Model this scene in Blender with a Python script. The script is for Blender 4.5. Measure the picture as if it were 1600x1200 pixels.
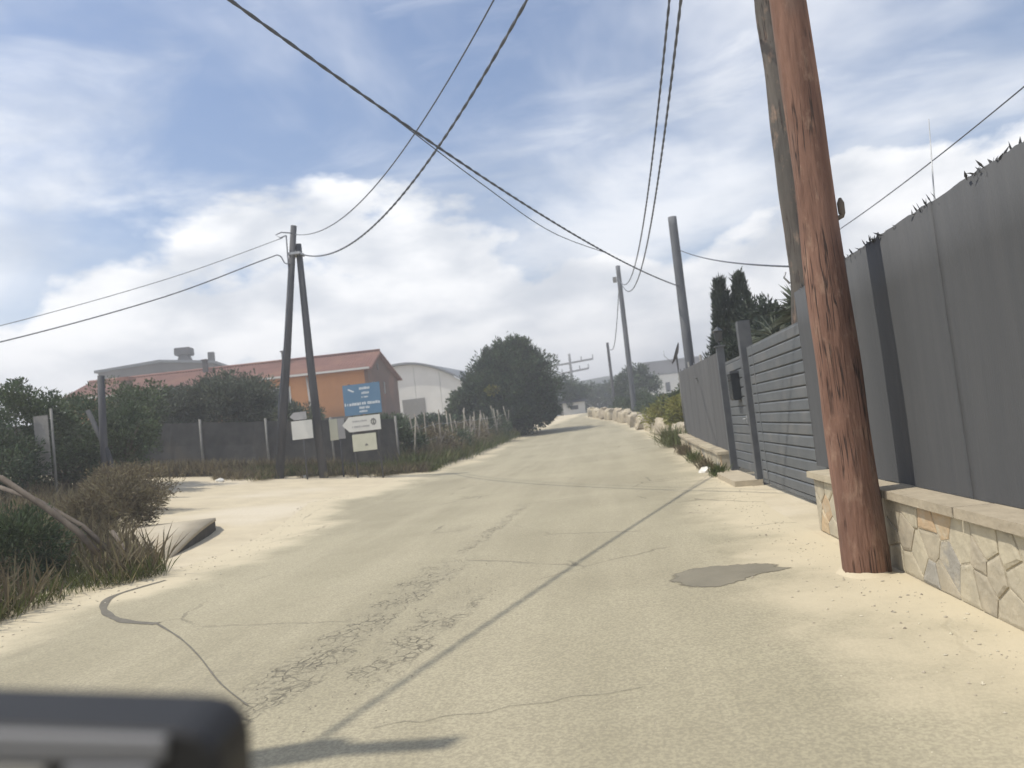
import bpy, bmesh, math, random
import numpy as np
from mathutils import Vector, Matrix, noise
random.seed(7); rng = np.random.default_rng(7)
PI = math.pi
S = bpy.context.scene
COL = S.collection
for o in list(bpy.data.objects): bpy.data.objects.remove(o)

# ---------------------------------------------------------------- camera
cam_d = bpy.data.cameras.new('camera'); cam = bpy.data.objects.new('camera', cam_d); COL.objects.link(cam)
cam.location = (0, 0, 1.35)
cam.rotation_mode = 'XYZ'
cam.matrix_world = (Matrix.Translation((0, 0, 1.35)) @ Matrix.Rotation(math.radians(6.383), 4, 'Z')
                    @ Matrix.Rotation(math.radians(93.45), 4, 'X') @ Matrix.Rotation(math.radians(-6.3), 4, 'Z'))
cam_d.sensor_width = 36; cam_d.lens = 26.685; cam_d.clip_start = 0.05; cam_d.clip_end = 4000
cam_d.dof.use_dof = True; cam_d.dof.focus_distance = 5.5; cam_d.dof.aperture_fstop = 2.5
S.camera = cam

# ---------------------------------------------------------------- sky and sun
SUN_EL = math.radians(61); SH = Vector((.97, .25, 0)).normalized()      # SH: where shadows point
W = bpy.data.worlds.new('World'); S.world = W; W.use_nodes = True
def build_world():
    nt = W.node_tree; N = nt.nodes; L = nt.links; N.clear()
    out = N.new('ShaderNodeOutputWorld')
    sky = N.new('ShaderNodeTexSky'); sky.sky_type = 'NISHITA'; sky.sun_disc = False
    sky.sun_elevation = SUN_EL; sky.sun_rotation = math.atan2(-SH.x, -SH.y); sky.air_density = 1.1; sky.dust_density = 1.2
    tc = N.new('ShaderNodeTexCoord')
    nrm = N.new('ShaderNodeVectorMath'); nrm.operation = 'NORMALIZE'; L.new(tc.outputs['Generated'], nrm.inputs[0])
    sep = N.new('ShaderNodeSeparateXYZ'); L.new(nrm.outputs[0], sep.inputs[0])
    def M(op, a, b=None, clamp=False):
        m = N.new('ShaderNodeMath'); m.operation = op; m.use_clamp = clamp
        for i, v in enumerate((a, b)):
            if v is None: continue
            if isinstance(v, (int, float)): m.inputs[i].default_value = v
            else: L.new(v, m.inputs[i])
        return m.outputs[0]
    z = M('MAXIMUM', sep.outputs['Z'], 0.0)
    den = M('ADD', z, 0.16)
    px = M('DIVIDE', sep.outputs['X'], den); py = M('DIVIDE', sep.outputs['Y'], den)
    pl = N.new('ShaderNodeCombineXYZ'); L.new(px, pl.inputs[0]); L.new(py, pl.inputs[1])
    def nz(vec, scale, detail, rough, dist, rot=0, sc=(1, 1, 1), loc=(0, 0, 0)):
        mp = N.new('ShaderNodeMapping'); mp.inputs['Rotation'].default_value = (0, 0, rot)
        mp.inputs['Scale'].default_value = sc; mp.inputs['Location'].default_value = loc; L.new(vec, mp.inputs[0])
        n = N.new('ShaderNodeTexNoise'); n.inputs['Scale'].default_value = scale; n.inputs['Detail'].default_value = detail
        n.inputs['Roughness'].default_value = rough; n.inputs['Distortion'].default_value = dist; L.new(mp.outputs[0], n.inputs['Vector'])
        return n.outputs['Fac']
    def ramp(v, a, b):
        r = N.new('ShaderNodeMapRange'); r.interpolation_type = 'SMOOTHSTEP'
        r.inputs['From Min'].default_value = a; r.inputs['From Max'].default_value = b; L.new(v, r.inputs['Value']); return r.outputs[0]
    cir = ramp(nz(pl.outputs[0], 1.5, 8, .58, .6, rot=.5, sc=(1.0, 1.5, 1), loc=(3.1, .7, 0)), .38, .80)
    veil = ramp(nz(pl.outputs[0], .62, 6, .6, .4, loc=(7.3, 2.2, 0)), .36, .66)
    cirf = M('MAXIMUM', M('MULTIPLY', cir, .80), M('MULTIPLY', veil, .74))
    cnz = nz(nrm.outputs[0], 4.2, 10, .52, .15, sc=(1, 1, 1.9), loc=(1.3, 4.2, .35))
    lift = M('MULTIPLY', M('MAXIMUM', M('SUBTRACT', .255, z), -.2), 1.5)
    cum = ramp(M('ADD', cnz, lift), .47, .57)
    fac = M('MAXIMUM', cirf, cum, True)
    hz = M('POWER', M('SUBTRACT', 1.0, z), 9.0)
    fac = M('MAXIMUM', fac, M('MULTIPLY', hz, .6), True)
    shade = ramp(nz(nrm.outputs[0], 5.5, 6, .5, .1, sc=(1, 1, 2.2), loc=(5.1, .3, .8)), .28, .62)
    cc = N.new('ShaderNodeMix'); cc.data_type = 'RGBA'
    cc.inputs['A'].default_value = (.56, .60, .66, 1); cc.inputs['B'].default_value = (1.0, 1.0, 1.0, 1); L.new(shade, cc.inputs['Factor'])
    sb = N.new('ShaderNodeBackground'); sb.inputs['Strength'].default_value = .105
    skt = N.new('ShaderNodeMix'); skt.data_type = 'RGBA'; skt.blend_type = 'MULTIPLY'; skt.inputs['Factor'].default_value = 1
    skt.inputs['B'].default_value = (.84, .93, 1.05, 1); L.new(sky.outputs[0], skt.inputs['A']); L.new(skt.outputs['Result'], sb.inputs[0])
    cb = N.new('ShaderNodeBackground'); cb.inputs['Strength'].default_value = 1.0; L.new(cc.outputs['Result'], cb.inputs[0])
    mx = N.new('ShaderNodeMixShader'); L.new(fac, mx.inputs[0]); L.new(sb.outputs[0], mx.inputs[1]); L.new(cb.outputs[0], mx.inputs[2])
    L.new(mx.outputs[0], out.inputs['Surface'])
build_world()
sd = bpy.data.lights.new('sun', 'SUN'); sd.energy = 3.4; sd.angle = math.radians(.55); sd.color = (1, .94, .82)
sun = bpy.data.objects.new('sun', sd); COL.objects.link(sun)
sdir = Vector((SH.x * math.cos(SUN_EL), SH.y * math.cos(SUN_EL), -math.sin(SUN_EL)))
sun.rotation_euler = sdir.to_track_quat('-Z', 'Y').to_euler(); sun.location = (-20, -5, 40)
S.view_settings.view_transform = 'Standard'; S.view_settings.look = 'None'
S.view_settings.exposure = 0.38; S.view_settings.gamma = 1; S.view_settings.use_curve_mapping = False
S.render.engine = 'CYCLES'
S.cycles.max_bounces = 6; S.cycles.diffuse_bounces = 3; S.cycles.volume_bounces = 0; S.cycles.transmission_bounces = 3
HAZE = .0031

# ---------------------------------------------------------------- helpers
def sst(a, b, t):
    t = min(1, max(0, (t - a) / (b - a))); return t * t * (3 - 2 * t)
def zbase(y):
    if y < 14: return 0.0
    if y < 58: return 0.00065 * (y - 14) ** 2
    b = 0.00065 * 44 ** 2; s = 2 * 0.00065 * 44
    if y < 70: return b + s * (y - 58)
    e = y - 70
    return b + s * 12 + (s * e - s * e * e / 24 if e < 12 else s * 6)
def zg(x, y):
    l = max(0, -x - 4.0); l = 0.095 * (l - 1 if l > 2 else l * l / 4)
    return zbase(y) + min(l, 1.7) * sst(4, 14, y) * (1 - sst(40, 60, y) * .7)

MATS = {}
def mat(name, c1, c2=None, scale=3, rough=.85, bump=0, bscale=None, detail=5, stretch=(1, 1, 1), rnd=0, metal=0, spec=.3, lo=.35, hi=.65, c3=None, s3=1.2, transl=0, coord='Object'):
    """procedural surface: two colours mixed by noise, optional third large-scale tone, random per island, bump"""
    m = bpy.data.materials.new(name); m.use_nodes = True; nt = m.node_tree; N = nt.nodes; L = nt.links
    b = N['Principled BSDF']; b.inputs['Roughness'].default_value = rough; b.inputs['Metallic'].default_value = metal
    b.inputs['Specular IOR Level'].default_value = spec
    tc = N.new('ShaderNodeTexCoord'); mp = N.new('ShaderNodeMapping'); mp.inputs['Scale'].default_value = stretch
    L.new(tc.outputs[coord], mp.inputs[0])
    oi = N.new('ShaderNodeObjectInfo')
    off = N.new('ShaderNodeVectorMath'); off.operation = 'SCALE'; off.inputs[0].default_value = (31, 17, 23); L.new(oi.outputs['Random'], off.inputs['Scale'])
    L.new(off.outputs[0], mp.inputs['Location'])
    c2 = c2 or c1
    n = N.new('ShaderNodeTexNoise'); n.inputs['Scale'].default_value = scale; n.inputs['Detail'].default_value = detail; n.inputs['Roughness'].default_value = .62
    L.new(mp.outputs[0], n.inputs['Vector'])
    r = N.new('ShaderNodeMapRange'); r.inputs['From Min'].default_value = lo; r.inputs['From Max'].default_value = hi; L.new(n.outputs['Fac'], r.inputs['Value'])
    mx = N.new('ShaderNodeMix'); mx.data_type = 'RGBA'; mx.inputs['A'].default_value = (*c1, 1); mx.inputs['B'].default_value = (*c2, 1); L.new(r.outputs[0], mx.inputs['Factor'])
    colo = mx.outputs['Result']
    if c3:
        n3 = N.new('ShaderNodeTexNoise'); n3.inputs['Scale'].default_value = s3; n3.inputs['Detail'].default_value = 4; L.new(mp.outputs[0], n3.inputs['Vector'])
        r3 = N.new('ShaderNodeMapRange'); r3.inputs['From Min'].default_value = .52; r3.inputs['From Max'].default_value = .68; L.new(n3.outputs['Fac'], r3.inputs['Value'])
        m3 = N.new('ShaderNodeMix'); m3.data_type = 'RGBA'; m3.inputs['B'].default_value = (*c3, 1); L.new(colo, m3.inputs['A']); L.new(r3.outputs[0], m3.inputs['Factor']); colo = m3.outputs['Result']
    if rnd:
        g = N.new('ShaderNodeNewGeometry'); hs = N.new('ShaderNodeHueSaturation')
        a = N.new('ShaderNodeMath'); a.operation = 'ADD'; L.new(g.outputs['Random Per Island'], a.inputs[0]); L.new(oi.outputs['Random'], a.inputs[1])
        fr = N.new('ShaderNodeMath'); fr.operation = 'FRACT'; L.new(a.outputs[0], fr.inputs[0])
        rr = N.new('ShaderNodeMapRange'); rr.inputs['To Min'].default_value = 1 - rnd; rr.inputs['To Max'].default_value = 1 + rnd; L.new(fr.outputs[0], rr.inputs['Value'])
        L.new(rr.outputs[0], hs.inputs['Value']); L.new(colo, hs.inputs['Color'])
        rh = N.new('ShaderNodeMapRange'); rh.inputs['To Min'].default_value = .5 - rnd * .05; rh.inputs['To Max'].default_value = .5 + rnd * .05; L.new(fr.outputs[0], rh.inputs['Value']); L.new(rh.outputs[0], hs.inputs['Hue'])
        colo = hs.outputs['Color']
    L.new(colo, b.inputs['Base Color'])
    if bump:
        nb = N.new('ShaderNodeTexNoise'); nb.inputs['Scale'].default_value = bscale or scale * 3; nb.inputs['Detail'].default_value = 6; L.new(mp.outputs[0], nb.inputs['Vector'])
        bp = N.new('ShaderNodeBump'); bp.inputs['Strength'].default_value = bump; bp.inputs['Distance'].default_value = .02; L.new(nb.outputs['Fac'], bp.inputs['Height']); L.new(bp.outputs[0], b.inputs['Normal'])
    if transl:
        t = N.new('ShaderNodeBsdfTranslucent'); L.new(colo, t.inputs[0]); ms = N.new('ShaderNodeMixShader'); ms.inputs[0].default_value = transl
        L.new(b.outputs[0], ms.inputs[1]); L.new(t.outputs[0], ms.inputs[2]); L.new(ms.outputs[0], N['Material Output'].inputs['Surface'])
    MATS[name] = m
    return m

class MB:
    """collects shapes, builds them as one mesh"""
    def __init__(s): s.v = []; s.f = []; s.sm = []
    def add(s, vs, fs, smooth=False):
        o = len(s.v); s.v += [tuple(p) for p in vs]
        for f in fs: s.f.append(tuple(i + o for i in f)); s.sm.append(smooth)
        return s
    def box(s, lo, hi, mtx=None, bev=0):
        x0, y0, z0 = lo; x1, y1, z1 = hi
        if bev:
            bm = bmesh.new(); bmesh.ops.create_cube(bm, size=1)
            bmesh.ops.scale(bm, vec=(x1 - x0, y1 - y0, z1 - z0), verts=bm.verts)
            bmesh.ops.bevel(bm, geom=bm.edges[:], offset=bev, segments=2, affect='EDGES')
            bmesh.ops.translate(bm, vec=((x0 + x1) / 2, (y0 + y1) / 2, (z0 + z1) / 2), verts=bm.verts)
            bm.verts.index_update(); vs = [v.co.copy() for v in bm.verts]; fs = [[v.index for v in f.verts] for f in bm.faces]; bm.free()
        else:
            vs = [Vector(p) for p in ((x0, y0, z0), (x1, y0, z0), (x1, y1, z0), (x0, y1, z0), (x0, y0, z1), (x1, y0, z1), (x1, y1, z1), (x0, y1, z1))]
            fs = [(0, 3, 2, 1), (4, 5, 6, 7), (0, 1, 5, 4), (1, 2, 6, 5), (2, 3, 7, 6), (3, 0, 4, 7)]
        if mtx: vs = [mtx @ v for v in vs]
        return s.add(vs, fs)
    def tube(s, pts, rad, n=8, caps=True, wob=0, smooth=True):
        pts = [Vector(p) for p in pts]; m = len(pts)
        rads = rad if hasattr(rad, '__len__') else [rad] * m
        up = None; vs = []
        for i, p in enumerate(pts):
            t = (pts[min(i + 1, m - 1)] - pts[max(i - 1, 0)]).normalized()
            if up is None: up = Vector((0, 0, 1)) if abs(t.z) < .9 else Vector((1, 0, 0))
            a = t.cross(up).normalized(); up = a.cross(t).normalized()
            for k in range(n):
                th = 2 * PI * k / n; r = rads[i]
                if wob: r *= 1 + wob * noise.noise(Vector((math.cos(th) * 1.5, math.sin(th) * 1.5, p.z * 1.3 + p.x * 3)))
                vs.append(p + (a * math.cos(th) + up * math.sin(th)) * r)
        fs = [(i * n + k, i * n + (k + 1) % n, (i + 1) * n + (k + 1) % n, (i + 1) * n + k) for i in range(m - 1) for k in range(n)]
        s.add(vs, fs, smooth)
        if caps:
            o = len(s.v) - len(vs)
            s.f.append(tuple(o + k for k in range(n))[::-1]); s.sm.append(False)
            s.f.append(tuple(o + (m - 1) * n + k for k in range(n))); s.sm.append(False)
        return s
    def prism(s, poly, d, mtx=None):
        """poly: list of 3D points, extruded by vector d"""
        n = len(poly); a = [Vector(p) for p in poly]; b = [p + Vector(d) for p in a]
        vs = a + b
        if mtx: vs = [mtx @ v for v in vs]
        fs = [tuple(range(n))[::-1], tuple(range(n, 2 * n))] + [(i, (i + 1) % n, n + (i + 1) % n, n + i) for i in range(n)]
        return s.add(vs, fs)
    def build(s, name, m, parent=None, fix=True):
        me = bpy.data.meshes.new(name); me.from_pydata(s.v, [], s.f)
        me.polygons.foreach_set('use_smooth', s.sm)
        if fix and len(s.f) < 20000:
            bm = bmesh.new(); bm.from_mesh(me); bmesh.ops.recalc_face_normals(bm, faces=bm.faces[:]); bm.to_mesh(me); bm.free()
        me.materials.append(m if not isinstance(m, str) else MATS[m]); me.update()
        o = bpy.data.objects.new(name, me); COL.objects.link(o)
        if parent: o.parent = parent
        return o
def tag(o, label=None, cat=None, group=None, kind=None):
    if label: o['label'] = label
    if cat: o['category'] = cat
    if group: o['group'] = group
    if kind: o['kind'] = kind
    return o
def empty(name, loc, label, cat, group=None, rz=0):
    o = bpy.data.objects.new(name, None); o.location = loc; o.rotation_euler = (0, 0, rz); o.empty_display_size = .2; COL.objects.link(o)
    return tag(o, label, cat, group)
ORD = ['first', 'second', 'third', 'fourth', 'fifth', 'sixth', 'seventh', 'eighth', 'ninth', 'tenth', 'eleventh', 'twelfth', 'thirteenth', 'fourteenth', 'fifteenth', 'sixteenth', 'seventeenth', 'eighteenth', 'nineteenth', 'twentieth']

def leaf_mesh(name, P, D, L, Wd, m, parent=None, droop=0, fold=True):
    """P (n,3) leaf bases, D (n,3) directions, L lengths, Wd widths -> one mesh of pointed leaves"""
    n = len(P); D = D / (np.linalg.norm(D, axis=1, keepdims=True) + 1e-9)
    R = rng.normal(size=(n, 3)); Sd = np.cross(D, R); Sd /= (np.linalg.norm(Sd, axis=1, keepdims=True) + 1e-9)
    L = np.broadcast_to(L, (n,))[:, None]; Wd = np.broadcast_to(Wd, (n,))[:, None]
    mid = P + D * L * .5
    tip = P + D * L; tip[:, 2] -= droop * L[:, 0]
    V = np.stack([P, mid + Sd * Wd * .5, tip, mid - Sd * Wd * .5], 1).reshape(-1, 3)
    me = bpy.data.meshes.new(name); me.vertices.add(4 * n); me.vertices.foreach_set('co', V.astype(np.float32).ravel())
    me.loops.add(4 * n); me.loops.foreach_set('vertex_index', np.arange(4 * n, dtype=np.int32))
    me.polygons.add(n); me.polygons.foreach_set('loop_start', np.arange(0, 4 * n, 4, dtype=np.int32))
    try: me.polygons.foreach_set('loop_total', np.full(n, 4, dtype=np.int32))
    except Exception: pass
    me.materials.append(MATS[m]); me.update(calc_edges=True); me.validate()
    o = bpy.data.objects.new(name, me); COL.objects.link(o)
    if parent: o.parent = parent
    return o

# ---------------------------------------------------------------- materials
mat('sand', (.53, .462, .335), (.44, .382, .277), 1.6, .95, .5, 14, c3=(.54, .48, .375), s3=.35, lo=.3, hi=.7)
mat('bark_brown', (.13, .070, .050), (.255, .145, .105), 6, .88, 1.0, 30, stretch=(1, 1, .16), c3=(.135, .105, .09), s3=3.2, lo=.32, hi=.68, rnd=.0)
mat('bark_grey', (.075, .066, .058), (.13, .115, .10), 6, .85, .7, 22, stretch=(1, 1, .15), c3=(.07, .066, .06), s3=2)
mat('pole_grey', (.085, .092, .105), (.14, .146, .158), 3, .8, .4, 14, stretch=(1, 1, .2))
mat('pole_dark', (.055, .058, .066), (.105, .105, .112), 3, .85, .4, 14, stretch=(1, 1, .2))
mat('cable', (.07, .08, .10), (.105, .115, .135), 4, .55)
mat('steel', (.30, .31, .32), (.42, .43, .44), 6, .5, metal=.5)
mat('screen', (.075, .078, .083), (.086, .088, .092), 9, .85, .3, 90, stretch=(1, 1, .08), c3=(.064, .067, .073), s3=.7)
mat('screen_far', (.09, .092, .096), (.104, .105, .108), 6, .8, .3, 40, stretch=(1, 1, .1), rnd=.05)
mat('gate_paint', (.10, .109, .118), (.118, .127, .135), 5, .6, .08, 40, c3=(.14, .143, .145), s3=1.4, rnd=.05)
mat('gate_dark', (.078, .084, .094), (.10, .106, .115), 6, .5)
mat('mortar', (.46, .41, .31), (.39, .345, .265), 9, .95, .8, 40)
mat('stone', (.44, .39, .295), (.35, .315, .245), 4, .9, .6, 16, rnd=.1, c3=(.46, .41, .31), s3=7)
mat('stone_grey', (.34, .32, .28), (.28, .265, .235), 5, .9, .7, 18, rnd=.1, c3=(.45, .40, .305), s3=6)
mat('stone_orange', (.50, .36, .225), (.42, .33, .22), 5, .9, .7, 18, rnd=.1, c3=(.46, .41, .31), s3=6)
mat('coping', (.42, .365, .27), (.34, .295, .22), 5, .9, .5, 20, rnd=.08)
mat('limestone', (.50, .44, .33), (.36, .315, .235), 2.4, .9, 1.0, 7, rnd=.12, c3=(.31, .275, .215), s3=2)
mat('concrete', (.43, .37, .275), (.36, .315, .24), 3, .95, .5, 22, c3=(.45, .40, .31))
mat('concrete_grey', (.30, .29, .27), (.23, .22, .21), 4, .95, .4, 20)
mat('tar', (.12, .11, .088), (.165, .15, .12), 8, .75, .3, 40)
mat('timber', (.085, .07, .058), (.15, .125, .10), 6, .9, .6, 20, stretch=(1, 1, .3))
mat('stake', (.20, .18, .155), (.29, .265, .225), 6, .9, .4, rnd=.25)
mat('mesh_dark', (.058, .058, .055), (.085, .083, .078), 3, .9, .2, 40, c3=(.10, .09, .075), s3=.8)
mat('post_pale', (.17, .17, .16), (.22, .215, .205), 5, .8)
mat('leaf_dark', (.03, .052, .028), (.075, .098, .046), 1.1, .6, rnd=.55, transl=.22)
mat('leaf_mid', (.05, .075, .038), (.09, .115, .055), 1.2, .6, rnd=.4, transl=.25)
mat('leaf_olive', (.075, .09, .062), (.115, .13, .09), 1.2, .6, rnd=.35, transl=.2)
mat('leaf_thuja', (.03, .042, .03), (.055, .07, .045), 1.4, .7, rnd=.35, transl=.12)
mat('leaf_lime', (.16, .17, .045), (.30, .27, .07), .9, .6, rnd=.3, transl=.3)
mat('leaf_yucca', (.05, .062, .04), (.11, .12, .085), 2, .55, rnd=.35, transl=.12)
mat('grass_green', (.075, .098, .032), (.135, .14, .052), .7, .8, rnd=.35, transl=.25)
mat('grass_dry', (.27, .205, .115), (.37, .30, .18), .6, .9, rnd=.3, transl=.25)
mat('weed_brown', (.13, .11, .07), (.20, .165, .10), .8, .9, rnd=.35, transl=.2)
mat('flower_yellow', (.55, .45, .05), rough=.7, rnd=.2)
mat('roof_red', (.225, .115, .09), (.175, .09, .073), 1.5, .9, .3, 9, c3=(.25, .135, .095), s3=.4)
mat('wall_orange', (.50, .24, .10), (.44, .21, .09), .8, .9)
mat('wall_brick', (.15, .10, .08), (.12, .083, .068), 3, .95, c3=(.20, .115, .085), s3=.3)
mat('wall_white', (.62, .62, .60), (.54, .54, .52), .4, .85)
mat('wall_grey', (.10, .095, .092), (.135, .128, .122), .5, .9)
mat('roof_metal', (.15, .16, .175), (.19, .20, .21), .7, .6)
mat('pane_dark', (.028, .032, .036), rough=.25, spec=.5)
mat('sign_blue', (.105, .20, .31), (.12, .215, .33), 2, .45)
mat('sign_white', (.60, .60, .57), (.66, .655, .62), 3, .5)
mat('sign_cream', (.52, .52, .42), (.58, .575, .47), 3, .5)
mat('sign_shade', (.35, .345, .355), (.40, .395, .40), 3, .5)
mat('sign_text', (.62, .66, .70), rough=.5)
mat('sign_ink', (.16, .16, .155), rough=.6)
mat('hill_far', (.025, .036, .034), (.045, .055, .045), .35, .95, .8, .5, c3=(.08, .085, .065), s3=.05)
mat('plastic_black', (.014, .014, .015), (.02, .02, .021), 4, .5)
mat('plastic_grey', (.17, .17, .175), (.19, .19, .195), 4, .42)
mat('plastic_glossy', (.30, .29, .26), rough=.2, spec=.6)
mat('litter', (.75, .74, .70), rough=.8)
mat('bark_tree', (.10, .085, .065), (.16, .135, .10), 5, .9, .6, 20)

def add_splits(name, depth=.55):
    m = MATS[name]; nt = m.node_tree; N = nt.nodes; L = nt.links; b = N['Principled BSDF']
    tc = N.new('ShaderNodeTexCoord'); mp = N.new('ShaderNodeMapping'); mp.inputs['Scale'].default_value = (1, 1, .035); L.new(tc.outputs['Object'], mp.inputs[0])
    n = N.new('ShaderNodeTexNoise'); n.inputs['Scale'].default_value = 17; n.inputs['Detail'].default_value = 3; L.new(mp.outputs[0], n.inputs['Vector'])
    d = N.new('ShaderNodeMath'); d.operation = 'SUBTRACT'; d.inputs[1].default_value = .5; L.new(n.outputs['Fac'], d.inputs[0])
    a = N.new('ShaderNodeMath'); a.operation = 'ABSOLUTE'; L.new(d.outputs[0], a.inputs[0])
    r = N.new('ShaderNodeMapRange'); r.inputs['From Min'].default_value = .004; r.inputs['From Max'].default_value = .022; r.inputs['To Min'].default_value = 1; r.inputs['To Max'].default_value = 0; L.new(a.outputs[0], r.inputs['Value'])
    n2 = N.new('ShaderNodeTexNoise'); n2.inputs['Scale'].default_value = 2.4; n2.inputs['Detail'].default_value = 2; L.new(tc.outputs['Object'], n2.inputs['Vector'])
    r2 = N.new('ShaderNodeMapRange'); r2.inputs['From Min'].default_value = .46; r2.inputs['From Max'].default_value = .56; L.new(n2.outputs['Fac'], r2.inputs['Value'])
    k = N.new('ShaderNodeMath'); k.operation = 'MULTIPLY'; L.new(r.outputs[0], k.inputs[0]); L.new(r2.outputs[0], k.inputs[1])
    old = b.inputs['Base Color'].links[0].from_socket
    n3 = N.new('ShaderNodeTexNoise'); n3.inputs['Scale'].default_value = 7; n3.inputs['Detail'].default_value = 8; n3.inputs['Roughness'].default_value = .7
    mp3 = N.new('ShaderNodeMapping'); mp3.inputs['Scale'].default_value = (1, 1, .45); L.new(tc.outputs['Object'], mp3.inputs[0]); L.new(mp3.outputs[0], n3.inputs['Vector'])
    r3 = N.new('ShaderNodeMapRange'); r3.inputs['From Min'].default_value = .54; r3.inputs['From Max'].default_value = .70; r3.inputs['To Max'].default_value = .7; L.new(n3.outputs['Fac'], r3.inputs['Value'])
    x0 = N.new('ShaderNodeMix'); x0.data_type = 'RGBA'; x0.inputs['B'].default_value = (.33, .225, .165, 1); L.new(old, x0.inputs['A']); L.new(r3.outputs[0], x0.inputs['Factor'])
    x = N.new('ShaderNodeMix'); x.data_type = 'RGBA'; x.inputs['B'].default_value = (.045, .03, .025, 1); L.new(x0.outputs['Result'], x.inputs['A']); L.new(k.outputs[0], x.inputs['Factor']); L.new(x.outputs['Result'], b.inputs['Base Color'])
    bp = N.new('ShaderNodeBump'); bp.inputs['Strength'].default_value = depth; bp.inputs['Distance'].default_value = .03; bp.invert = True; L.new(k.outputs[0], bp.inputs['Height'])
    if b.inputs['Normal'].links: L.new(b.inputs['Normal'].links[0].from_socket, bp.inputs['Normal'])
    L.new(bp.outputs[0], b.inputs['Normal'])
add_splits('bark_brown'); add_splits('bark_grey')

def road_material():
    m = bpy.data.materials.new('asphalt'); m.use_nodes = True; nt = m.node_tree; N = nt.nodes; L = nt.links; b = N['Principled BSDF']
    b.inputs['Roughness'].default_value = .9; b.inputs['Specular IOR Level'].default_value = .25
    tc = N.new('ShaderNodeTexCoord'); P = tc.outputs['Object']
    def M(op, *a, clamp=False):
        n = N.new('ShaderNodeMath'); n.operation = op; n.use_clamp = clamp
        for i, v in enumerate(a):
            if isinstance(v, (int, float)): n.inputs[i].default_value = v
            else: L.new(v, n.inputs[i])
        return n.outputs[0]
    def nz(scale, detail=5, rough=.6, vec=P, stretch=None, dist=0):
        if stretch:
            mp = N.new('ShaderNodeMapping'); mp.inputs['Scale'].default_value = stretch[:3]
            if len(stretch) > 3: mp.inputs['Rotation'].default_value = (0, 0, stretch[3])
            L.new(vec, mp.inputs[0]); vec = mp.outputs[0]
        n = N.new('ShaderNodeTexNoise'); n.inputs['Scale'].default_value = scale; n.inputs['Detail'].default_value = detail; n.inputs['Roughness'].default_value = rough; n.inputs['Distortion'].default_value = dist
        L.new(vec, n.inputs['Vector']); return n
    def rng_(v, a, b_, c=0, d=1, sm=True):
        r = N.new('ShaderNodeMapRange'); r.interpolation_type = 'SMOOTHSTEP' if sm else 'LINEAR'
        for k, q in zip(('From Min', 'From Max', 'To Min', 'To Max'), (a, b_, c, d)): r.inputs[k].default_value = q
        L.new(v, r.inputs['Value']); return r.outputs[0]
    def mixc(f, a, b_):
        x = N.new('ShaderNodeMix'); x.data_type = 'RGBA'; L.new(f, x.inputs['Factor'])
        for k, q in (('A', a), ('B', b_)):
            if isinstance(q, tuple): x.inputs[k].default_value = (*q, 1)
            else: L.new(q, x.inputs[k])
        return x.outputs['Result']
    big = rng_(nz(.33, 4).outputs['Fac'], .35, .68)
    c = mixc(big, (.315, .284, .198), (.38, .345, .243))
    strk = rng_(nz(1.0, 5, .6, stretch=(1.3, .12, 1, -.12)).outputs['Fac'], .38, .66)
    c = mixc(M('MULTIPLY', strk, .5), c, (.455, .41, .295))
    worn = rng_(nz(.9, 7, .7, stretch=(1, .35, 1, -.1)).outputs['Fac'], .56, .72)
    c = mixc(M('MULTIPLY', worn, .5), c, (.25, .227, .165))
    ag = nz(55, 3, .7); agf = rng_(ag.outputs['Fac'], .36, .66)
    c = mixc(M('MULTIPLY', M('SUBTRACT', 1.0, agf), .55), c, (.185, .165, .125))
    # dust drifting in from the verges (edge attribute: metres from the asphalt's edge)
    at = N.new('ShaderNodeAttribute'); at.attribute_name = 'edge'
    e = M('ADD', at.outputs['Fac'], M('MULTIPLY', M('SUBTRACT', nz(.7, 6, .62).outputs['Fac'], .5), 2.6))
    dust = rng_(e, .05, 1.1, 1, 0)
    c = mixc(dust, c, (.505, .443, .32))
    # alligator cracking along two wheel tracks
    sp = N.new('ShaderNodeSeparateXYZ'); L.new(P, sp.inputs[0]); X, Y = sp.outputs[0], sp.outputs[1]
    wob = M('MULTIPLY', M('SUBTRACT', nz(2.2, 4).outputs['Fac'], .5), .42)
    def band(x0, y0, x1, y1, w0, w1, soft=.12):
        k = (x1 - x0) / (y1 - y0)
        d = M('ADD', M('SUBTRACT', X, M('ADD', M('MULTIPLY', Y, k), x0 - k * y0)), wob)
        f = M('MULTIPLY', rng_(d, -w0 - soft, -w0), rng_(d, w1, w1 + .04, 1, 0))
        return M('MULTIPLY', f, M('MULTIPLY', rng_(Y, y0 - .4, y0 + .3), rng_(Y, y1 - 1.0, y1 + .6, 1, 0)))
    bands = M('MAXIMUM', band(-1.98, 3.5, -1.62, 8.3, .30, .06), M('MAXIMUM', band(-1.50, 4.4, -1.30, 6.5, .12, .16), band(-1.75, 8.6, -1.5, 13.5, .05, .05)))
    wv = nz(3.5, 3); va = N.new('ShaderNodeVectorMath'); va.operation = 'MULTIPLY_ADD'; L.new(wv.outputs['Color'], va.inputs[0]); va.inputs[1].default_value = (.22, .22, 0); L.new(P, va.inputs[2])
    def vor(scale):
        v = N.new('ShaderNodeTexVoronoi'); v.feature = 'DISTANCE_TO_EDGE'; v.inputs['Scale'].default_value = scale; L.new(va.outputs[0], v.inputs['Vector']); return v.outputs['Distance']
    sup = rng_(nz(2.7, 4).outputs['Fac'], .38, .6)
    cr = M('MULTIPLY', M('MULTIPLY', rng_(vor(11), .012, .10, 1, 0), M('MULTIPLY', sup, rng_(nz(9, 4, .7).outputs['Fac'], .36, .54))), bands)
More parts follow.
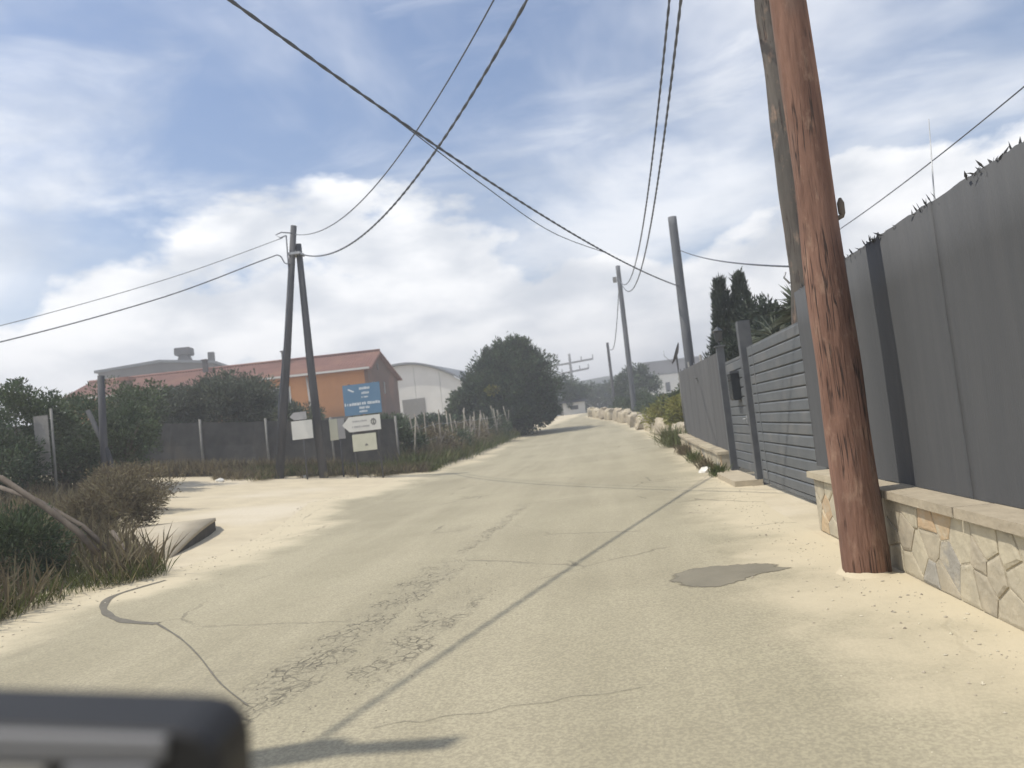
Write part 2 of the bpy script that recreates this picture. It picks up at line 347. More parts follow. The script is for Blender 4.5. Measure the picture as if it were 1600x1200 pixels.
    pit = M('MULTIPLY', rng_(nz(13, 5, .75, stretch=(1.6, .7, 1)).outputs['Fac'], .55, .66), M('MULTIPLY', bands, sup))
    cr = M('MAXIMUM', cr, M('MULTIPLY', pit, .8))
    # a few thin cracks elsewhere
    cr2 = M('MULTIPLY', rng_(vor(.42), .003, .011, 1, 0), rng_(nz(.5, 2).outputs['Fac'], .50, .62))
    crk = M('MAXIMUM', cr, M('MULTIPLY', cr2, .55), clamp=True)
    c = mixc(M('MULTIPLY', bands, .16), c, (.27, .245, .185))
    c = mixc(M('MULTIPLY', crk, .72), c, (.11, .10, .078))
    L.new(c, b.inputs['Base Color'])
    h = M('SUBTRACT', M('MULTIPLY', ag.outputs['Fac'], .25), M('MULTIPLY', crk, 1.6))
    h = M('ADD', h, M('MULTIPLY', M('MULTIPLY', rng_(nz(7, 5).outputs['Fac'], .3, .7), bands), .9))
    bp = N.new('ShaderNodeBump'); bp.inputs['Strength'].default_value = .55; bp.inputs['Distance'].default_value = .018; L.new(h, bp.inputs['Height']); L.new(bp.outputs[0], b.inputs['Normal'])
    MATS['asphalt'] = m
road_material()

# ---------------------------------------------------------------- ground, road, hills
def grid(name, xs, ys, m, dz=0, zf=zg):
    v = [(x, y, zf(x, y) + dz) for y in ys for x in xs]; nx = len(xs)
    f = [(j * nx + i, j * nx + i + 1, (j + 1) * nx + i + 1, (j + 1) * nx + i) for j in range(len(ys) - 1) for i in range(nx - 1)]
    b = MB(); b.v = v; b.f = f; b.sm = [True] * len(f); return b.build(name, m, fix=False)
xs = [-395, -250, -140, -90, -65] + list(np.arange(-48, 14.1, .5)) + [18, 26, 40, 80, 160, 395]
ys = [-66, -50, -20, -8] + list(np.arange(-4, 90.1, .5)) + [95, 105, 120, 150, 200, 300, 460, 630]
tag(grid('ground', xs, ys, 'sand'), 'pale sandy dirt ground and verges', 'ground', kind='structure')

LEFT = [(-8, -5.2), (3, -5.5), (6.8, -5.7), (8.8, -5.2), (10.5, -5.0), (13, -5.4), (17, -6.4), (21, -6.0), (25, -6.2), (30, -5.6), (44, -5.6), (56, -4.7), (63, -3.6), (70, -2.4), (80, -1.6), (100, 0)]
RIGHT = [(-8, 1.75), (3, 1.75), (5.3, 1.6), (7, 1.5), (10.2, 1.55), (14, 2.0), (20, 2.5), (30, 2.75), (43, 2.3), (51, 1.8), (57, .9), (62, 0.0), (67, -1.0), (80, 2.6), (100, 6)]
RIGHT[-2:] = [(80, 1.5), (100, 4)]
def lerp(tab, y):
    return float(np.interp(y, [t[0] for t in tab], [t[1] for t in tab]))
def make_road():
    v = []; f = []; e = []; NX = 29
    yy = list(np.arange(-6, 96.1, .5))
    for y in yy:
        a = lerp(LEFT, y) - .5; b = lerp(RIGHT, y) + .45
        for i in range(NX):
            t = i / (NX - 1); x = a + (b - a) * t
            v.append((x, y, zg(x, y) + .006)); e.append(min(x - a, b - x) - .2)
    for j in range(len(yy) - 1):
        for i in range(NX - 1): f.append((j * NX + i, j * NX + i + 1, (j + 1) * NX + i + 1, (j + 1) * NX + i))
    b = MB(); b.v = v; b.f = f; b.sm = [True] * len(f); o = b.build('road', 'asphalt', fix=False)
    at = o.data.attributes.new('edge', 'FLOAT', 'POINT'); at.data.foreach_set('value', e)
    return tag(o, 'dusty grey-beige asphalt lane climbing gently and bending left', 'road', kind='structure')
road = make_road()
# dark damp patch and the curved tar seam, thin sheets on the asphalt
def blob(cx, cy, pts, dz, name, m):
    vs = [(cx, cy, dz)] + [(x, y, dz) for x, y in pts]; n = len(pts)
    inner = [(cx + (x - cx) * .72, cy + (y - cy) * .72, dz) for x, y in pts]; vs += inner
    fs = [(0, 1 + n + i, 1 + n + (i + 1) % n) for i in range(n)] + [(1 + i, 1 + (i + 1) % n, 1 + n + (i + 1) % n, 1 + n + i) for i in range(n)]
    o = MB().add(vs, fs).build(name, m, road, fix=False); at = o.data.attributes.new('fade', 'FLOAT', 'POINT'); at.data.foreach_set('value', [1.0] + [0.0] * n + [1.0] * n)
    nt = m.node_tree; N = nt.nodes; L = nt.links; b = N['Principled BSDF']
    a = N.new('ShaderNodeAttribute'); a.attribute_name = 'fade'; tc = N.new('ShaderNodeTexCoord'); q = N.new('ShaderNodeTexNoise'); q.inputs['Scale'].default_value = 9; q.inputs['Detail'].default_value = 6; L.new(tc.outputs['Object'], q.inputs['Vector'])
    ad = N.new('ShaderNodeMath'); ad.operation = 'ADD'; L.new(a.outputs['Fac'], ad.inputs[0]); L.new(q.outputs['Fac'], ad.inputs[1])
    r = N.new('ShaderNodeMapRange'); r.interpolation_type = 'SMOOTHSTEP'; r.inputs['From Min'].default_value = .55; r.inputs['From Max'].default_value = 1.0; L.new(ad.outputs[0], r.inputs['Value']); L.new(r.outputs[0], b.inputs['Alpha'])
    return o
pp = []
base_pts = [(.38, 6.3), (.44, 6.55), (.6, 6.70), (.75, 6.74), (.9, 6.72), (1.05, 6.70), (1.2, 6.67), (1.31, 6.60), (1.29, 6.46), (1.40, 6.38), (1.28, 6.30), (1.12, 6.24), (.98, 6.12), (.85, 5.98), (.72, 5.90), (.58, 5.93), (.46, 6.07)]
for i, (x, y) in enumerate(base_pts):
    x2, y2 = base_pts[(i + 1) % len(base_pts)]
    for k in range(4):
        t = k / 4; pp.append((x + (x2 - x) * t + random.uniform(-.015, .015), y + (y2 - y) * t + random.uniform(-.02, .02)))
blob(.85, 6.35, pp, .009, 'damp_patch', mat('damp', (.215, .193, .142), (.18, .162, .12), 3, .65, .2, 30))
def seam(pts, w, name='tar_seam'):
    P = [Vector((x, y, 0)) for x, y in pts]; Q = []
    for i in range(len(P) - 1):
        p0, p1, p2, p3 = P[max(i - 1, 0)], P[i], P[i + 1], P[min(i + 2, len(P) - 1)]
        for k in range(8):
            t = k / 8; Q.append(.5 * ((2 * p1) + (p2 - p0) * t + (2 * p0 - 5 * p1 + 4 * p2 - p3) * t * t + (3 * p1 - p0 - 3 * p2 + p3) * t ** 3))
    Q.append(P[-1]); vs = []; fs = []
    for i, q in enumerate(Q):
        t = (Q[min(i + 1, len(Q) - 1)] - Q[max(i - 1, 0)]).normalized(); nrm = Vector((-t.y, t.x, 0)); u = i / (len(Q) - 1)
        ww = w[0] + (w[1] - w[0]) * u; ww *= .75 + .5 * abs(noise.noise(q * 2.5)) * 2
        for sgn in (-1, 1): p = q + nrm * ww * sgn; vs.append((p.x, p.y, zg(p.x, p.y) + .0095))
        if i: fs.append((2 * i - 2, 2 * i - 1, 2 * i + 1, 2 * i))
    return MB().add(vs, fs).build(name, 'tar', road)
seam([(-5.35, 8.6), (-5.5, 7.9), (-5.30, 7.4), (-4.95, 6.95), (-4.5, 6.55), (-4.05, 6.33)], (.03, .042))
seam([(-4.05, 6.33), (-3.5, 5.75), (-3.0, 5.15), (-2.5, 4.5), (-2.1, 4.05)], (.009, .005))
seam([(-1.25, 3.60), (-1.12, 3.66), (-1.02, 3.64), (-.9, 3.70), (-.72, 3.70), (-.6, 3.77), (-.42, 3.78), (-.3, 3.84), (-.15, 3.84), (.05, 3.9)], (.002, .002))

def make_hill(name, y0, prof, m, label, depth):
    vs = []; fs = []; n = len(prof) * 8; XS = np.linspace(prof[0][0], prof[-1][0], n)
    for j in range(9):
        u = j / 8
        for x in XS:
            h = float(np.interp(x, [p[0] for p in prof], [p[1] for p in prof]))
            k = math.sin(u * PI / 2)
            z = h * k * (1 + .05 * noise.noise(Vector((x * .02, u * 3, 1)))) + noise.noise(Vector((x * .06, u * 6, 3))) * h * .035
            vs.append((x, y0 + depth * u, z))
    for j in range(8):
        for i in range(n - 1): fs.append((j * n + i, j * n + i + 1, (j + 1) * n + i + 1, (j + 1) * n + i))
    return tag(MB().add(vs, fs, True).build(name, m, fix=False), label, 'hill', kind='structure')
make_hill('hill', 235, [(-390, 10), (-300, 13), (-150, 17), (-60, 17), (-20, 16.2), (-6, 16.8), (4, 17.6), (12, 17.2), (22, 14.5), (40, 12.5), (80, 12), (150, 11), (390, 8)], 'hill_far', 'low wooded hill far beyond the end of the lane', 60)

# ---------------------------------------------------------------- stone walls with copings
def clip(poly, a, b, c):
    """keep part of poly where a*x+b*y<=c"""
    out = []
    for i in range(len(poly)):
        p, q = poly[i], poly[(i + 1) % len(poly)]; dp = a * p[0] + b * p[1] - c; dq = a * q[0] + b * q[1] - c
        if dp <= 0: out.append(p)
        if (dp < 0) != (dq < 0) and dp != dq:
            t = dp / (dp - dq); out.append((p[0] + (q[0] - p[0]) * t, p[1] + (q[1] - p[1]) * t))
    return out
def cells(u0, u1, v0, v1, su, sv, gap, r):
    seeds = []; nu = max(1, round((u1 - u0) / su)); nv = max(1, round((v1 - v0) / sv))
    for i in range(nu):
        for j in range(nv):
            seeds.append((u0 + (i + .5 + .5 * (j % 2 - .5)) * (u1 - u0) / nu + r.uniform(-.36, .36) * su, v0 + (j + .5) * (v1 - v0) / nv + r.uniform(-.36, .36) * sv))
    res = []
    for i, s in enumerate(seeds):
        p = [(u0, v0), (u1, v0), (u1, v1), (u0, v1)]
        for j, q in enumerate(seeds):
            if i == j or abs(q[0] - s[0]) > su * 3.2: continue
            a, b = q[0] - s[0], q[1] - s[1]; l = math.hypot(a, b)
            if l < 1e-6: continue
            p = clip(p, a / l, b / l, (a * (s[0] + q[0]) / 2 + b * (s[1] + q[1]) / 2) / l - gap / 2)
            if len(p) < 3: break
        if len(p) >= 3: res.append((s, p))
    return res
def stone_wall(name, label, P0, P1, h, thick, su, sv, seed, cap_w, end_return=False, mats=('stone', 'stone', 'stone', 'stone_grey', 'stone_orange')):
    """wall face along P0->P1 (ground points), the lane on the left-hand (-x) side"""
    r = random.Random(seed); A = Vector((*P0, 0)); B = Vector((*P1, 0)); Lg = (B - A).length; t = (B - A).normalized(); nrm = Vector((-t.y, t.x, 0))
    if nrm.x > 0: nrm = -nrm
    root = empty(name, (A.x, A.y, zg(A.x, A.y)), label, 'wall')
    def W3(u, v, d): # along, up, out of the face; local to root
        p = A + t * u + nrm * d; return Vector((p.x, p.y, zg(p.x, p.y) + v)) - root.location
    core = MB(); n = max(2, int(Lg / .6)); 
    for i in range(n):
        u0, u1 = Lg * i / n, Lg * (i + 1) / n
        c = [W3(u0, -.2, 0), W3(u1, -.2, 0), W3(u1, -.2, -thick), W3(u0, -.2, -thick), W3(u0, h, 0), W3(u1, h, 0), W3(u1, h, -thick), W3(u0, h, -thick)]
        fs = [(4, 5, 6, 7), (0, 1, 5, 4), (2, 3, 7, 6)]
        if i == 0: fs.append((3, 0, 4, 7))
        if i == n - 1: fs.append((1, 2, 6, 5))
        core.add(c, fs)
    core.build('mortar', 'mortar', root)
    def face(u0, u1, fn, skip=0):
        for s, p in cells(u0, u1, .01, h - .015, su, sv, .009, r):
            if r.random() < skip: continue
            cu = sum(q[0] for q in p) / len(p); cv = sum(q[1] for q in p) / len(p); d = r.uniform(.003, .013)
            q0 = [fn(a, b, -.01) for a, b in p]
            q1 = [fn(cu + (a - cu) * .97, cv + (b - cv) * .97, d * r.uniform(.5, .8)) for a, b in p]
            q2 = [fn(cu + (a - cu) * r.uniform(.7, .86), cv + (b - cv) * r.uniform(.7, .86), d * r.uniform(.85, 1.25)) for a, b in p]
            k = len(p); mb = MB(); fs = [(i, (i + 1) % k, k + (i + 1) % k, k + i) for i in range(k)] + [(k + i, k + (i + 1) % k, 2 * k + (i + 1) % k, 2 * k + i) for i in range(k)] + [tuple(range(2 * k, 3 * k))]
            mb.add(q0 + q1 + q2, fs).build('stone', r.choice(mats), root)
    face(0, Lg, W3)
    if end_return:
        e = W3(Lg, 0, 0) + root.location
        face(.02, thick - .02, lambda u, v, d: W3(Lg + d, v, -u))
    u = -.02
    while u < Lg - .05:
        l = min(r.uniform(.75, 1.25), Lg + .05 - u)
        if Lg - u - l < .3: l = Lg + .05 - u
        j = [r.uniform(-.012, .012) for _ in range(4)]; g = .006
        lo = [W3(u + g, h + .002, .065 + j[0]), W3(u + l - g, h + .002, .065 + j[1]), W3(u + l - g, h + .002, .065 - cap_w), W3(u + g, h + .002, .065 - cap_w)]
        dz = r.uniform(.052, .064)
        hi = [p + Vector((0, 0, dz)) + (lo[(i + 2) % 4] - p).normalized() * .008 for i, p in enumerate(lo)]
        MB().add(lo + hi, [(0, 3, 2, 1), (4, 5, 6, 7), (0, 1, 5, 4), (1, 2, 6, 5), (2, 3, 7, 6), (3, 0, 4, 7)]).build('coping_slab', 'coping', root)
        u += l
    return root
stone_wall('stone_wall', 'low rubble stone wall with flat coping behind the brown pole', (2.06, 1.6), (2.06, 8.05), .54, .42, .27, .19, 3, .36, True)
stone_wall('stone_wall', 'low stone wall with coping under the far grey screen fence past the gate', (2.27, 15.55), (2.68, 28.3), .40, .30, .33, .17, 5, .30)

# ---------------------------------------------------------------- grey screen fence by the brown pole
def screen_near():
    root = empty('screen_fence', (2.24, 1.6, .6), 'tall dark grey screen fence with frayed top on the wall behind the brown pole', 'fence')
    y = 0.0
    k = 0; Wp = [1.74, 1.74, 1.74, 1.74]
    for w in Wp:
        b = MB(); n = 26; x0 = random.uniform(-.004, .004); vs = []
        top = 1.90 + random.uniform(-.006, .006)
        for i in range(n + 1):
            t = i / n; yy = y + w * t; bul = .010 * math.sin(t * PI)
            tz = top + .012 * noise.noise(Vector((yy * 9, 1, k))) + .01 * random.random()
            for z in (.01, .5, 1.0, 1.5, tz): vs.append((x0 + bul * math.sin(z / 1.9 * PI) , yy, z))
        fs = [(i * 5 + j, (i + 1) * 5 + j, (i + 1) * 5 + j + 1, i * 5 + j + 1) for i in range(n) for j in range(4)]
        nv = len(vs); vs2 = [(x + .018, yy, z) for x, yy, z in vs]; bd = []
        fs2 = [tuple(q + nv for q in f[::-1]) for f in fs]
        tops = [(i * 5 + 4, (i + 1) * 5 + 4, nv + (i + 1) * 5 + 4, nv + i * 5 + 4) for i in range(n)]
        ends = [(j, j + 1, nv + j + 1, nv + j) for j in range(4)] + [(n * 5 + j, n * 5 + j + 1, nv + n * 5 + j + 1, nv + n * 5 + j) for j in range(4)]
        b.add(vs + vs2, fs + fs2 + tops + ends, True); b.build('panel', 'screen', root)
        y += w + .003; k += 1
    for yy in (.9, 2.9, 4.9, 6.7):
        MB().box((.025, yy - .03, -.1), (.085, yy + .03, 1.86), bev=.004).build('post', 'gate_dark', root)
    for z in (.25, 1.1, 1.75):
        MB().tube([(.035, 0, z), (.035, y, z)], .012, 6).build('rail', 'gate_dark', root)
    # frayed twigs along the top edge
    P = []; D = []
    for i in range(520):
        yy = random.uniform(.3, y); cl = max(0, noise.noise(Vector((yy * 2.3, 4, 1))) + .35)
        if random.random() > cl + .15: continue
        P.append((random.uniform(-.005, .03), yy, 1.885)); D.append((random.gauss(0, .5), random.gauss(0, .6), random.uniform(.3, 1)))
    fo = leaf_mesh('frayed_top', np.array(P), np.array(D), rng.uniform(.02, .085, len(P)), rng.uniform(.008, .02, len(P)), 'screen', root); tag(fo, kind='stuff')
screen_near()

# ---------------------------------------------------------------- gates
def gate():
    X = 2.52
    root = empty('driveway_gate', (X, 8.35, zg(X, 8.35)), 'wide grey metal driveway gate of horizontal slats between two posts', 'gate')
    L_ = 4.52; nS = 14; z0 = .06; ztop = 2.28; pitch = (ztop - z0 - .06) / nS
    fr = MB()
    fr.box((-.02, 0, z0), (.02, .07, ztop)); fr.box((-.02, L_ - .09, z0), (.02, L_, ztop))
    fr.box((-.018, .07, z0), (.018, L_ - .09, z0 + .05)); fr.box((-.018, .07, ztop - .04), (.018, L_ - .09, ztop))
    fr.build('gate_frame', 'gate_paint', root)
    MB().box((-.030, L_ - .46, z0 + .02), (-.019, L_ - .40, ztop - .02)).build('stile', 'gate_paint', root)
    me = None
    for i in range(nS):
        z = z0 + .055 + i * pitch
        if me is None:
            o = MB().prism([(-.012, .07, 0), (-.026, .07, .012), (-.026, .07, pitch - .03), (-.014, .07, pitch - .012), (.01, .07, pitch - .012), (.01, .07, 0)], (0, L_ - .16, 0)).build('slat', 'gate_paint', root); me = o.data
        else:
            o = bpy.data.objects.new('slat', me); COL.objects.link(o); o.parent = root
        o.location = (random.uniform(-.002, .002), 0, z)
    MB().box((.012, .08, z0 + .03), (.016, L_ - .1, ztop - .03)).build('backing_sheet', 'gate_dark', root)
    # posts
    p = MB().box((2.42, 12.93, -.05), (2.62, 13.13, 2.74), bev=.008); p.build('gate_post', 'gate_dark'); o = bpy.data.objects['gate_post']
    tag(o, 'dark grey square gate post between the driveway gate and the narrow gate', 'post')
    r = empty('gate_post', (2.45, 8.22, 0), 'pale grey square post beside the near end of the driveway gate', 'post')
    MB().box((-.07, -.09, 0), (.07, .09, 2.36), bev=.008).build('shaft', 'gate_paint', r); MB().box((-.085, -.105, 2.362), (.085, .105, 2.39), bev=.006).build('cap', 'gate_paint', r)
    # narrow gate
    g = empty('pedestrian_gate', (2.52, 13.2, zg(2.52, 13.2)), 'narrow grey slatted pedestrian gate left of the dark gate post', 'gate')
    w = 1.95; MB().box((-.02, 0, .14), (.02, .05, 2.2)).box((-.02, w - .05, .14), (.02, w, 2.2)).box((-.018, .05, 2.15), (.018, w - .05, 2.2)).build('gate_frame', 'gate_paint', g)
    me = None
    for i in range(12):
        if me is None:
            o = MB().prism([(-.012, .05, 0), (-.026, .05, .012), (-.026, .05, .14), (-.012, .05, .155), (.01, .05, .155), (.01, .05, 0)], (0, w - .1, 0)).build('slat', 'gate_paint', g); me = o.data
        else:
            o = bpy.data.objects.new('slat', me); COL.objects.link(o); o.parent = g
        o.location = (0, 0, .17 + i * .165)
    MB().box((.012, .05, .16), (.016, w - .05, 2.16)).build('backing_sheet', 'gate_dark', g)
    MB().box((-.05, .25, 1.02), (-.021, .32, 1.16), bev=.006).build('lock_plate', 'steel', g)
    MB().tube([(-.05, .28, 1.1), (-.085, .28, 1.1), (-.085, .4, 1.1)], .01, 6).build('handle', 'steel', g)
    s = empty('gate_post', (2.46, 15.28, 0), 'slim dark post with a lantern beside the far fence and narrow gate', 'post')
    MB().box((-.07, -.07, -.05), (.07, .07, 2.52), bev=.006).build('shaft', 'gate_dark', s)
    MB().box((-.10, -.10, 2.522), (.10, .10, 2.55), bev=.006).build('cap', 'gate_paint', s)
    MB().tube([(0, 0, 2.55), (0, 0, 2.62), (0, 0, 2.64), (0, 0, 2.82), (0, 0, 2.84), (0, 0, 2.93)], [.02, .02, .07, .09, .11, .015], 6, smooth=False).build('lantern', 'pane_dark', s)
    lb = empty('letter_box', (2.44, 13.98, 1.44), 'dark letter box fixed on the narrow gate', 'letter box')
    MB().box((-.09, -.19, 0), (.06, .19, .50), bev=.02).build('box', 'pane_dark', lb)
    MB().box((-.105, -.20, .47), (.06, .20, .52), bev=.01).build('lid', 'gate_dark', lb)
    MB().box((-.094, -.13, .36), (-.0905, .13, .385)).build('slot', 'plastic_black', lb)
    # concrete threshold
    t = MB().prism([(2.06, 13.0, -.02), (2.06, 14.9, -.02), (2.16, 15.5, -.02), (2.50, 15.5, -.02), (2.50, 12.9, -.02)], (0, 0, .12)); tag(t.build('doorstep', 'concrete'), 'low concrete step in front of the narrow gate', 'step')
gate()

# ---------------------------------------------------------------- far screen fence
def screen_far():
    A = Vector((2.42, 15.45)); B = Vector((2.93, 27.6)); n = 6
    root = empty('screen_fence', (A.x, A.y, 0), 'grey sheet screen fence on the far stone wall beyond the gates', 'fence')
    for i in range(n):
        a = A + (B - A) * (i / n) ; b = A + (B - A) * ((i + 1) / n - .004)
        za = .47 + zg(a.x, a.y); zb = .47 + zg(b.x, b.y); ta = 2.43 + .32 * i / n; tb = 2.43 + .32 * (i + 1) / n
        la, lb = a - A, b - A; vs = []
        m_ = 10
        for k in range(m_ + 1):
            u = k / m_; x = la.x + (lb.x - la.x) * u; y = la.y + (lb.y - la.y) * u; w = .006 * math.sin(k * 1.9)
            vs += [(x + w, y, za + (zb - za) * u), (x + w, y, ta + (tb - ta) * u)]
        nv = len(vs); vs += [(x + .02, y, z) for x, y, z in vs]
        fs = [(2 * k, 2 * k + 2, 2 * k + 3, 2 * k + 1) for k in range(m_)]; fs += [tuple(q + nv for q in f[::-1]) for f in fs[:m_]]
        fs += [(2 * k + 1, 2 * k + 3, nv + 2 * k + 3, nv + 2 * k + 1) for k in range(m_)] + [(0, 1, nv + 1, nv), (2 * m_, 2 * m_ + 1, nv + 2 * m_ + 1, nv + 2 * m_)]
        MB().add(vs, fs).build('panel', 'screen_far', root)
        MB().tube([(la.x + .06, la.y + .05, za - .2), (la.x + .06, la.y + .05, ta + (.18 if i in (2, 4) else .06))], .028, 8).build('post', 'post_pale' if i in (2, 4) else 'gate_paint', root)
    MB().tube([(B.x - A.x + .06, B.y - A.y, .4), (B.x - A.x + .06, B.y - A.y, 2.85)], .028, 8).build('post', 'gate_paint', root)
screen_far()

# ---------------------------------------------------------------- utility poles
def wood_pole(name, base, top, r0, r1, m, label, wob=.08, n=20, segs=26, bend=0, cat='utility pole'):
    root = empty(name, base, label, cat)
    B = Vector(base); T = Vector(top) - B; pts = []; rr = []
    for i in range(segs):
        t = i / (segs - 1); p = T * t + Vector((noise.noise(Vector((t * 4, 1, base[0]))), noise.noise(Vector((t * 4, 7, base[1]))), 0)) * bend * min(1, t * 5)
        pts.append(p); rr.append(r0 + (r1 - r0) * t)
    pts[0].z -= .3
    MB().tube(pts, rr, n, wob=wob).build('shaft', m, root)
    return root
bp = wood_pole('utility_pole', (1.83, 6.02, 0), (1.83, 6.05, 8.9), .168, .098, 'bark_brown', 'thick reddish brown wooden utility pole standing against the low stone wall', wob=.10, segs=60, bend=.015, n=24)
MB().tube([(.0, 0, 8.2), (.18, 0, 8.25), (.26, 0, 8.2)], .018, 6).build('bracket', 'steel', bp)
MB().tube([(.12, -.02, 2.68), (.17, -.02, 2.70), (.17, -.02, 2.72), (.17, -.02, 2.80), (.17, -.02, 2.84)], [.018, .018, .026, .028, .01], 8).build('insulator', 'timber', bp)
gp = wood_pole('utility_pole', (2.78, 10.2, 0), (2.80, 10.2, 8.9), .16, .14, 'bark_grey', 'knotty grey wooden pole rising just behind the brown pole', wob=.22, segs=46, bend=.05)
MB().tube([(-.15, -.02, 2.85), (-.22, -.04, 2.93), (-.19, -.04, 3.0)], .012, 6).build('hook', 'steel', gp)
p1 = wood_pole('utility_pole', (3.27, 27.0, zg(3.27, 27)), (3.29, 27.0, 8.2), .18, .15, 'pole_grey', 'grey utility pole with flat top rising behind the far screen fence', wob=.03)
p2 = wood_pole('utility_pole', (2.36, 54.0, zg(2.36, 54)), (2.40, 54.0, 12.1), .20, .155, 'pole_grey', 'tall slim grey utility pole above the boulders along the lane', wob=.03)
MB().box((-.42, -.05, 9.9), (-.15, .05, 10.3), bev=.02).build('insulator', 'post_pale', p2)
p3 = wood_pole('utility_pole', (1.35, 70.0, zg(1.35, 70)), (1.34, 70.0, 8.35), .14, .12, 'pole_dark', 'farthest and smallest utility pole before the hill', wob=.03)
p0 = wood_pole('utility_pole', (-5.35, 2.4, 0), (-5.3, 2.4, 7.25), .15, .12, 'pole_grey', 'wooden utility pole left of the viewer at the end of the long cable', wob=.05)
MB().box((-.25, -.06, 7.0), (.72, .06, 7.12)).build('crossarm', 'timber', p0)  # unseen arm, added to widen the pole's shadow on the lane
for q in (.35, .62): MB().tube([(q, 0, 7.12), (q, 0, 7.16), (q, 0, 7.3)], [.02, .05, .04], 8).build('insulator', 'post_pale', p0)  # unseen insulators that go with the added arm
# A-frame pole on the left
ap = empty('utility_pole', (-10.0, 24.0, zg(-10, 24)), 'two-legged A-shaped dark utility pole beside the signs on the left', 'utility pole')
def apole():
    z0 = ap.location.z
    def P(x, y, z): return Vector((x, y, z)) - ap.location
    MB().tube([P(-10.73, 24, zg(-10.73, 24) - .3), P(-10.0, 24, 4.8), P(-9.38, 24, 8.9)], [.145, .125, .10], 14, wob=.05).build('pole_leg', 'pole_dark', ap)
    MB().tube([P(-9.22, 24.15, zg(-9.2, 24) - .3), P(-9.31, 24.15, 4.5), P(-9.33, 24.12, 8.3)], [.145, .13, .10], 14, wob=.05).build('pole_leg', 'pole_dark', ap)
    MB().tube([P(-9.4, 23.86, 8.62), P(-9.75, 23.8, 8.68), P(-9.95, 23.8, 8.62), P(-9.8, 23.8, 8.5), P(-9.6, 23.82, 8.56)], .02, 6).build('bracket', 'cable', ap)
    MB().tube([P(-9.6, 23.82, 8.56), P(-9.62, 23.8, 7.0), P(-9.95, 23.8, 5.2), P(-10.35, 23.8, 3.2), P(-10.6, 23.8, 1.4)], .022, 6).build('cable_drop', 'cable', ap)
    MB().box(P(-9.6, 23.82, 7.9), P(-9.2, 24.3, 7.98)).build('clamp', 'steel', ap)
apole()

# ---------------------------------------------------------------- overhead cables
def cable(label, pts_or_ends, sag=0, r=.013, twist=0, n=40):
    if len(pts_or_ends) == 2:
        A, B = map(Vector, pts_or_ends); Q = []
        for i in range(n + 1):
            t = i / n; p = A.lerp(B, t); p.z -= sag * 4 * t * (1 - t); Q.append(p)
    else:
        P = [Vector(p) for p in pts_or_ends]; Q = []
        for i in range(len(P) - 1):
            p0, p1_, p2_, p3_ = P[max(i - 1, 0)], P[i], P[i + 1], P[min(i + 2, len(P) - 1)]
            for k in range(10):
                t = k / 10; Q.append(.5 * ((2 * p1_) + (p2_ - p0) * t + (2 * p0 - 5 * p1_ + 4 * p2_ - p3_) * t * t + (3 * p1_ - p0 - 3 * p2_ + p3_) * t ** 3))
        Q.append(P[-1])
    b = MB()
    if twist:
        # two strands wound round each other
        D = [0]
        for i in range(1, len(Q)): D.append(D[-1] + (Q[i] - Q[i - 1]).length)
        m_ = int(D[-1] / twist * 8); arr = np.array([tuple(q) for q in Q]); S_ = np.linspace(0, D[-1], m_)
        C_ = np.stack([np.interp(S_, D, arr[:, k]) for k in range(3)], 1)
        for ph in (0, PI):
            pts = []
            for i in range(m_):
                t = Vector(C_[min(i + 1, m_ - 1)] - C_[max(i - 1, 0)]).normalized(); a = t.cross(Vector((0, 0, 1))).normalized(); c = a.cross(t)
                th = 2 * PI * S_[i] / twist + ph; pts.append(Vector(C_[i]) + (a * math.cos(th) + c * math.sin(th)) * r * .55)
            b.tube(pts, r, 6)
    else: b.tube(Q, r, 6)
    o = b.build('overhead_cable', 'cable', fix=False); return tag(o, label, 'cable', 'overhead cables')
PT = (1.83, 6.05, 8.6)
cable('thick twisted cable slanting from the upper left down to the grey pole above the fence', [(3.2, 26.9, 5.72), (-5.3, 2.4, 7.05)], .62, .015, .62)
cable('thin wire hanging just below the thick slanting cable', [(-2.45, 10.6, 6.03), (-1.62, 13.0, 5.72), (-.6, 16.1, 5.48), (.65, 19.55, 5.6)], r=.009)
cable('thick twisted cable curving from the A-shaped pole over the lane, lower', [(-9.28, 24.0, 7.95), (1.80, 6.05, 7.9)], 1.75, .0155, .62)
cable('thin cable curving from the top of the A-shaped pole over the lane, upper', [(-9.4, 24.0, 8.62), (1.78, 6.05, 8.45)], 1.65, .013)
cable('left one of two cables dropping steeply from the sky to the tall slim pole', [(2.31, 53.8, 11.2), (1.70, 6.05, 8.3)], 2.5, .016, .7)
cable('right one of two cables dropping steeply from the sky to the tall slim pole', [(2.46, 53.8, 10.85), (1.80, 6.05, 8.05)], 2.6, .017, .7)
cable('upper thin wire running from the A-shaped pole off to the left edge', [(-9.8, 24.0, 8.55), (-13.0, 22.4, 7.3), (-16.9, 20.0, 5.97), (-21, 17.6, 4.9)], r=.011)
cable('lower thick cable running from the A-shaped pole off to the left edge', [(-9.45, 23.85, 7.62), (-9.75, 23.9, 7.66), (-9.95, 23.9, 7.95), (-10.4, 23.7, 7.82), (-13.2, 22.3, 6.7), (-16.92, 20.0, 5.5), (-21, 17.4, 4.5)], r=.019)
cable('slack cable from the grey pole above the fence to the knotty pole', [(3.4, 27.0, 7.0), (2.68, 10.1, 3.05)], .12, .014)
cable('slack cable looping from the tall slim pole to the farthest pole', [(2.33, 54.2, 10.7), (2.0, 57.5, 8.6), (1.65, 62, 7.1), (1.38, 69.8, 7.7)], r=.03)
cable('thin wire crossing the sky above the dark fence on the right', [(4.9, 6.0, 4.5), (4.62, 14.5, 4.3)], .1, .008)

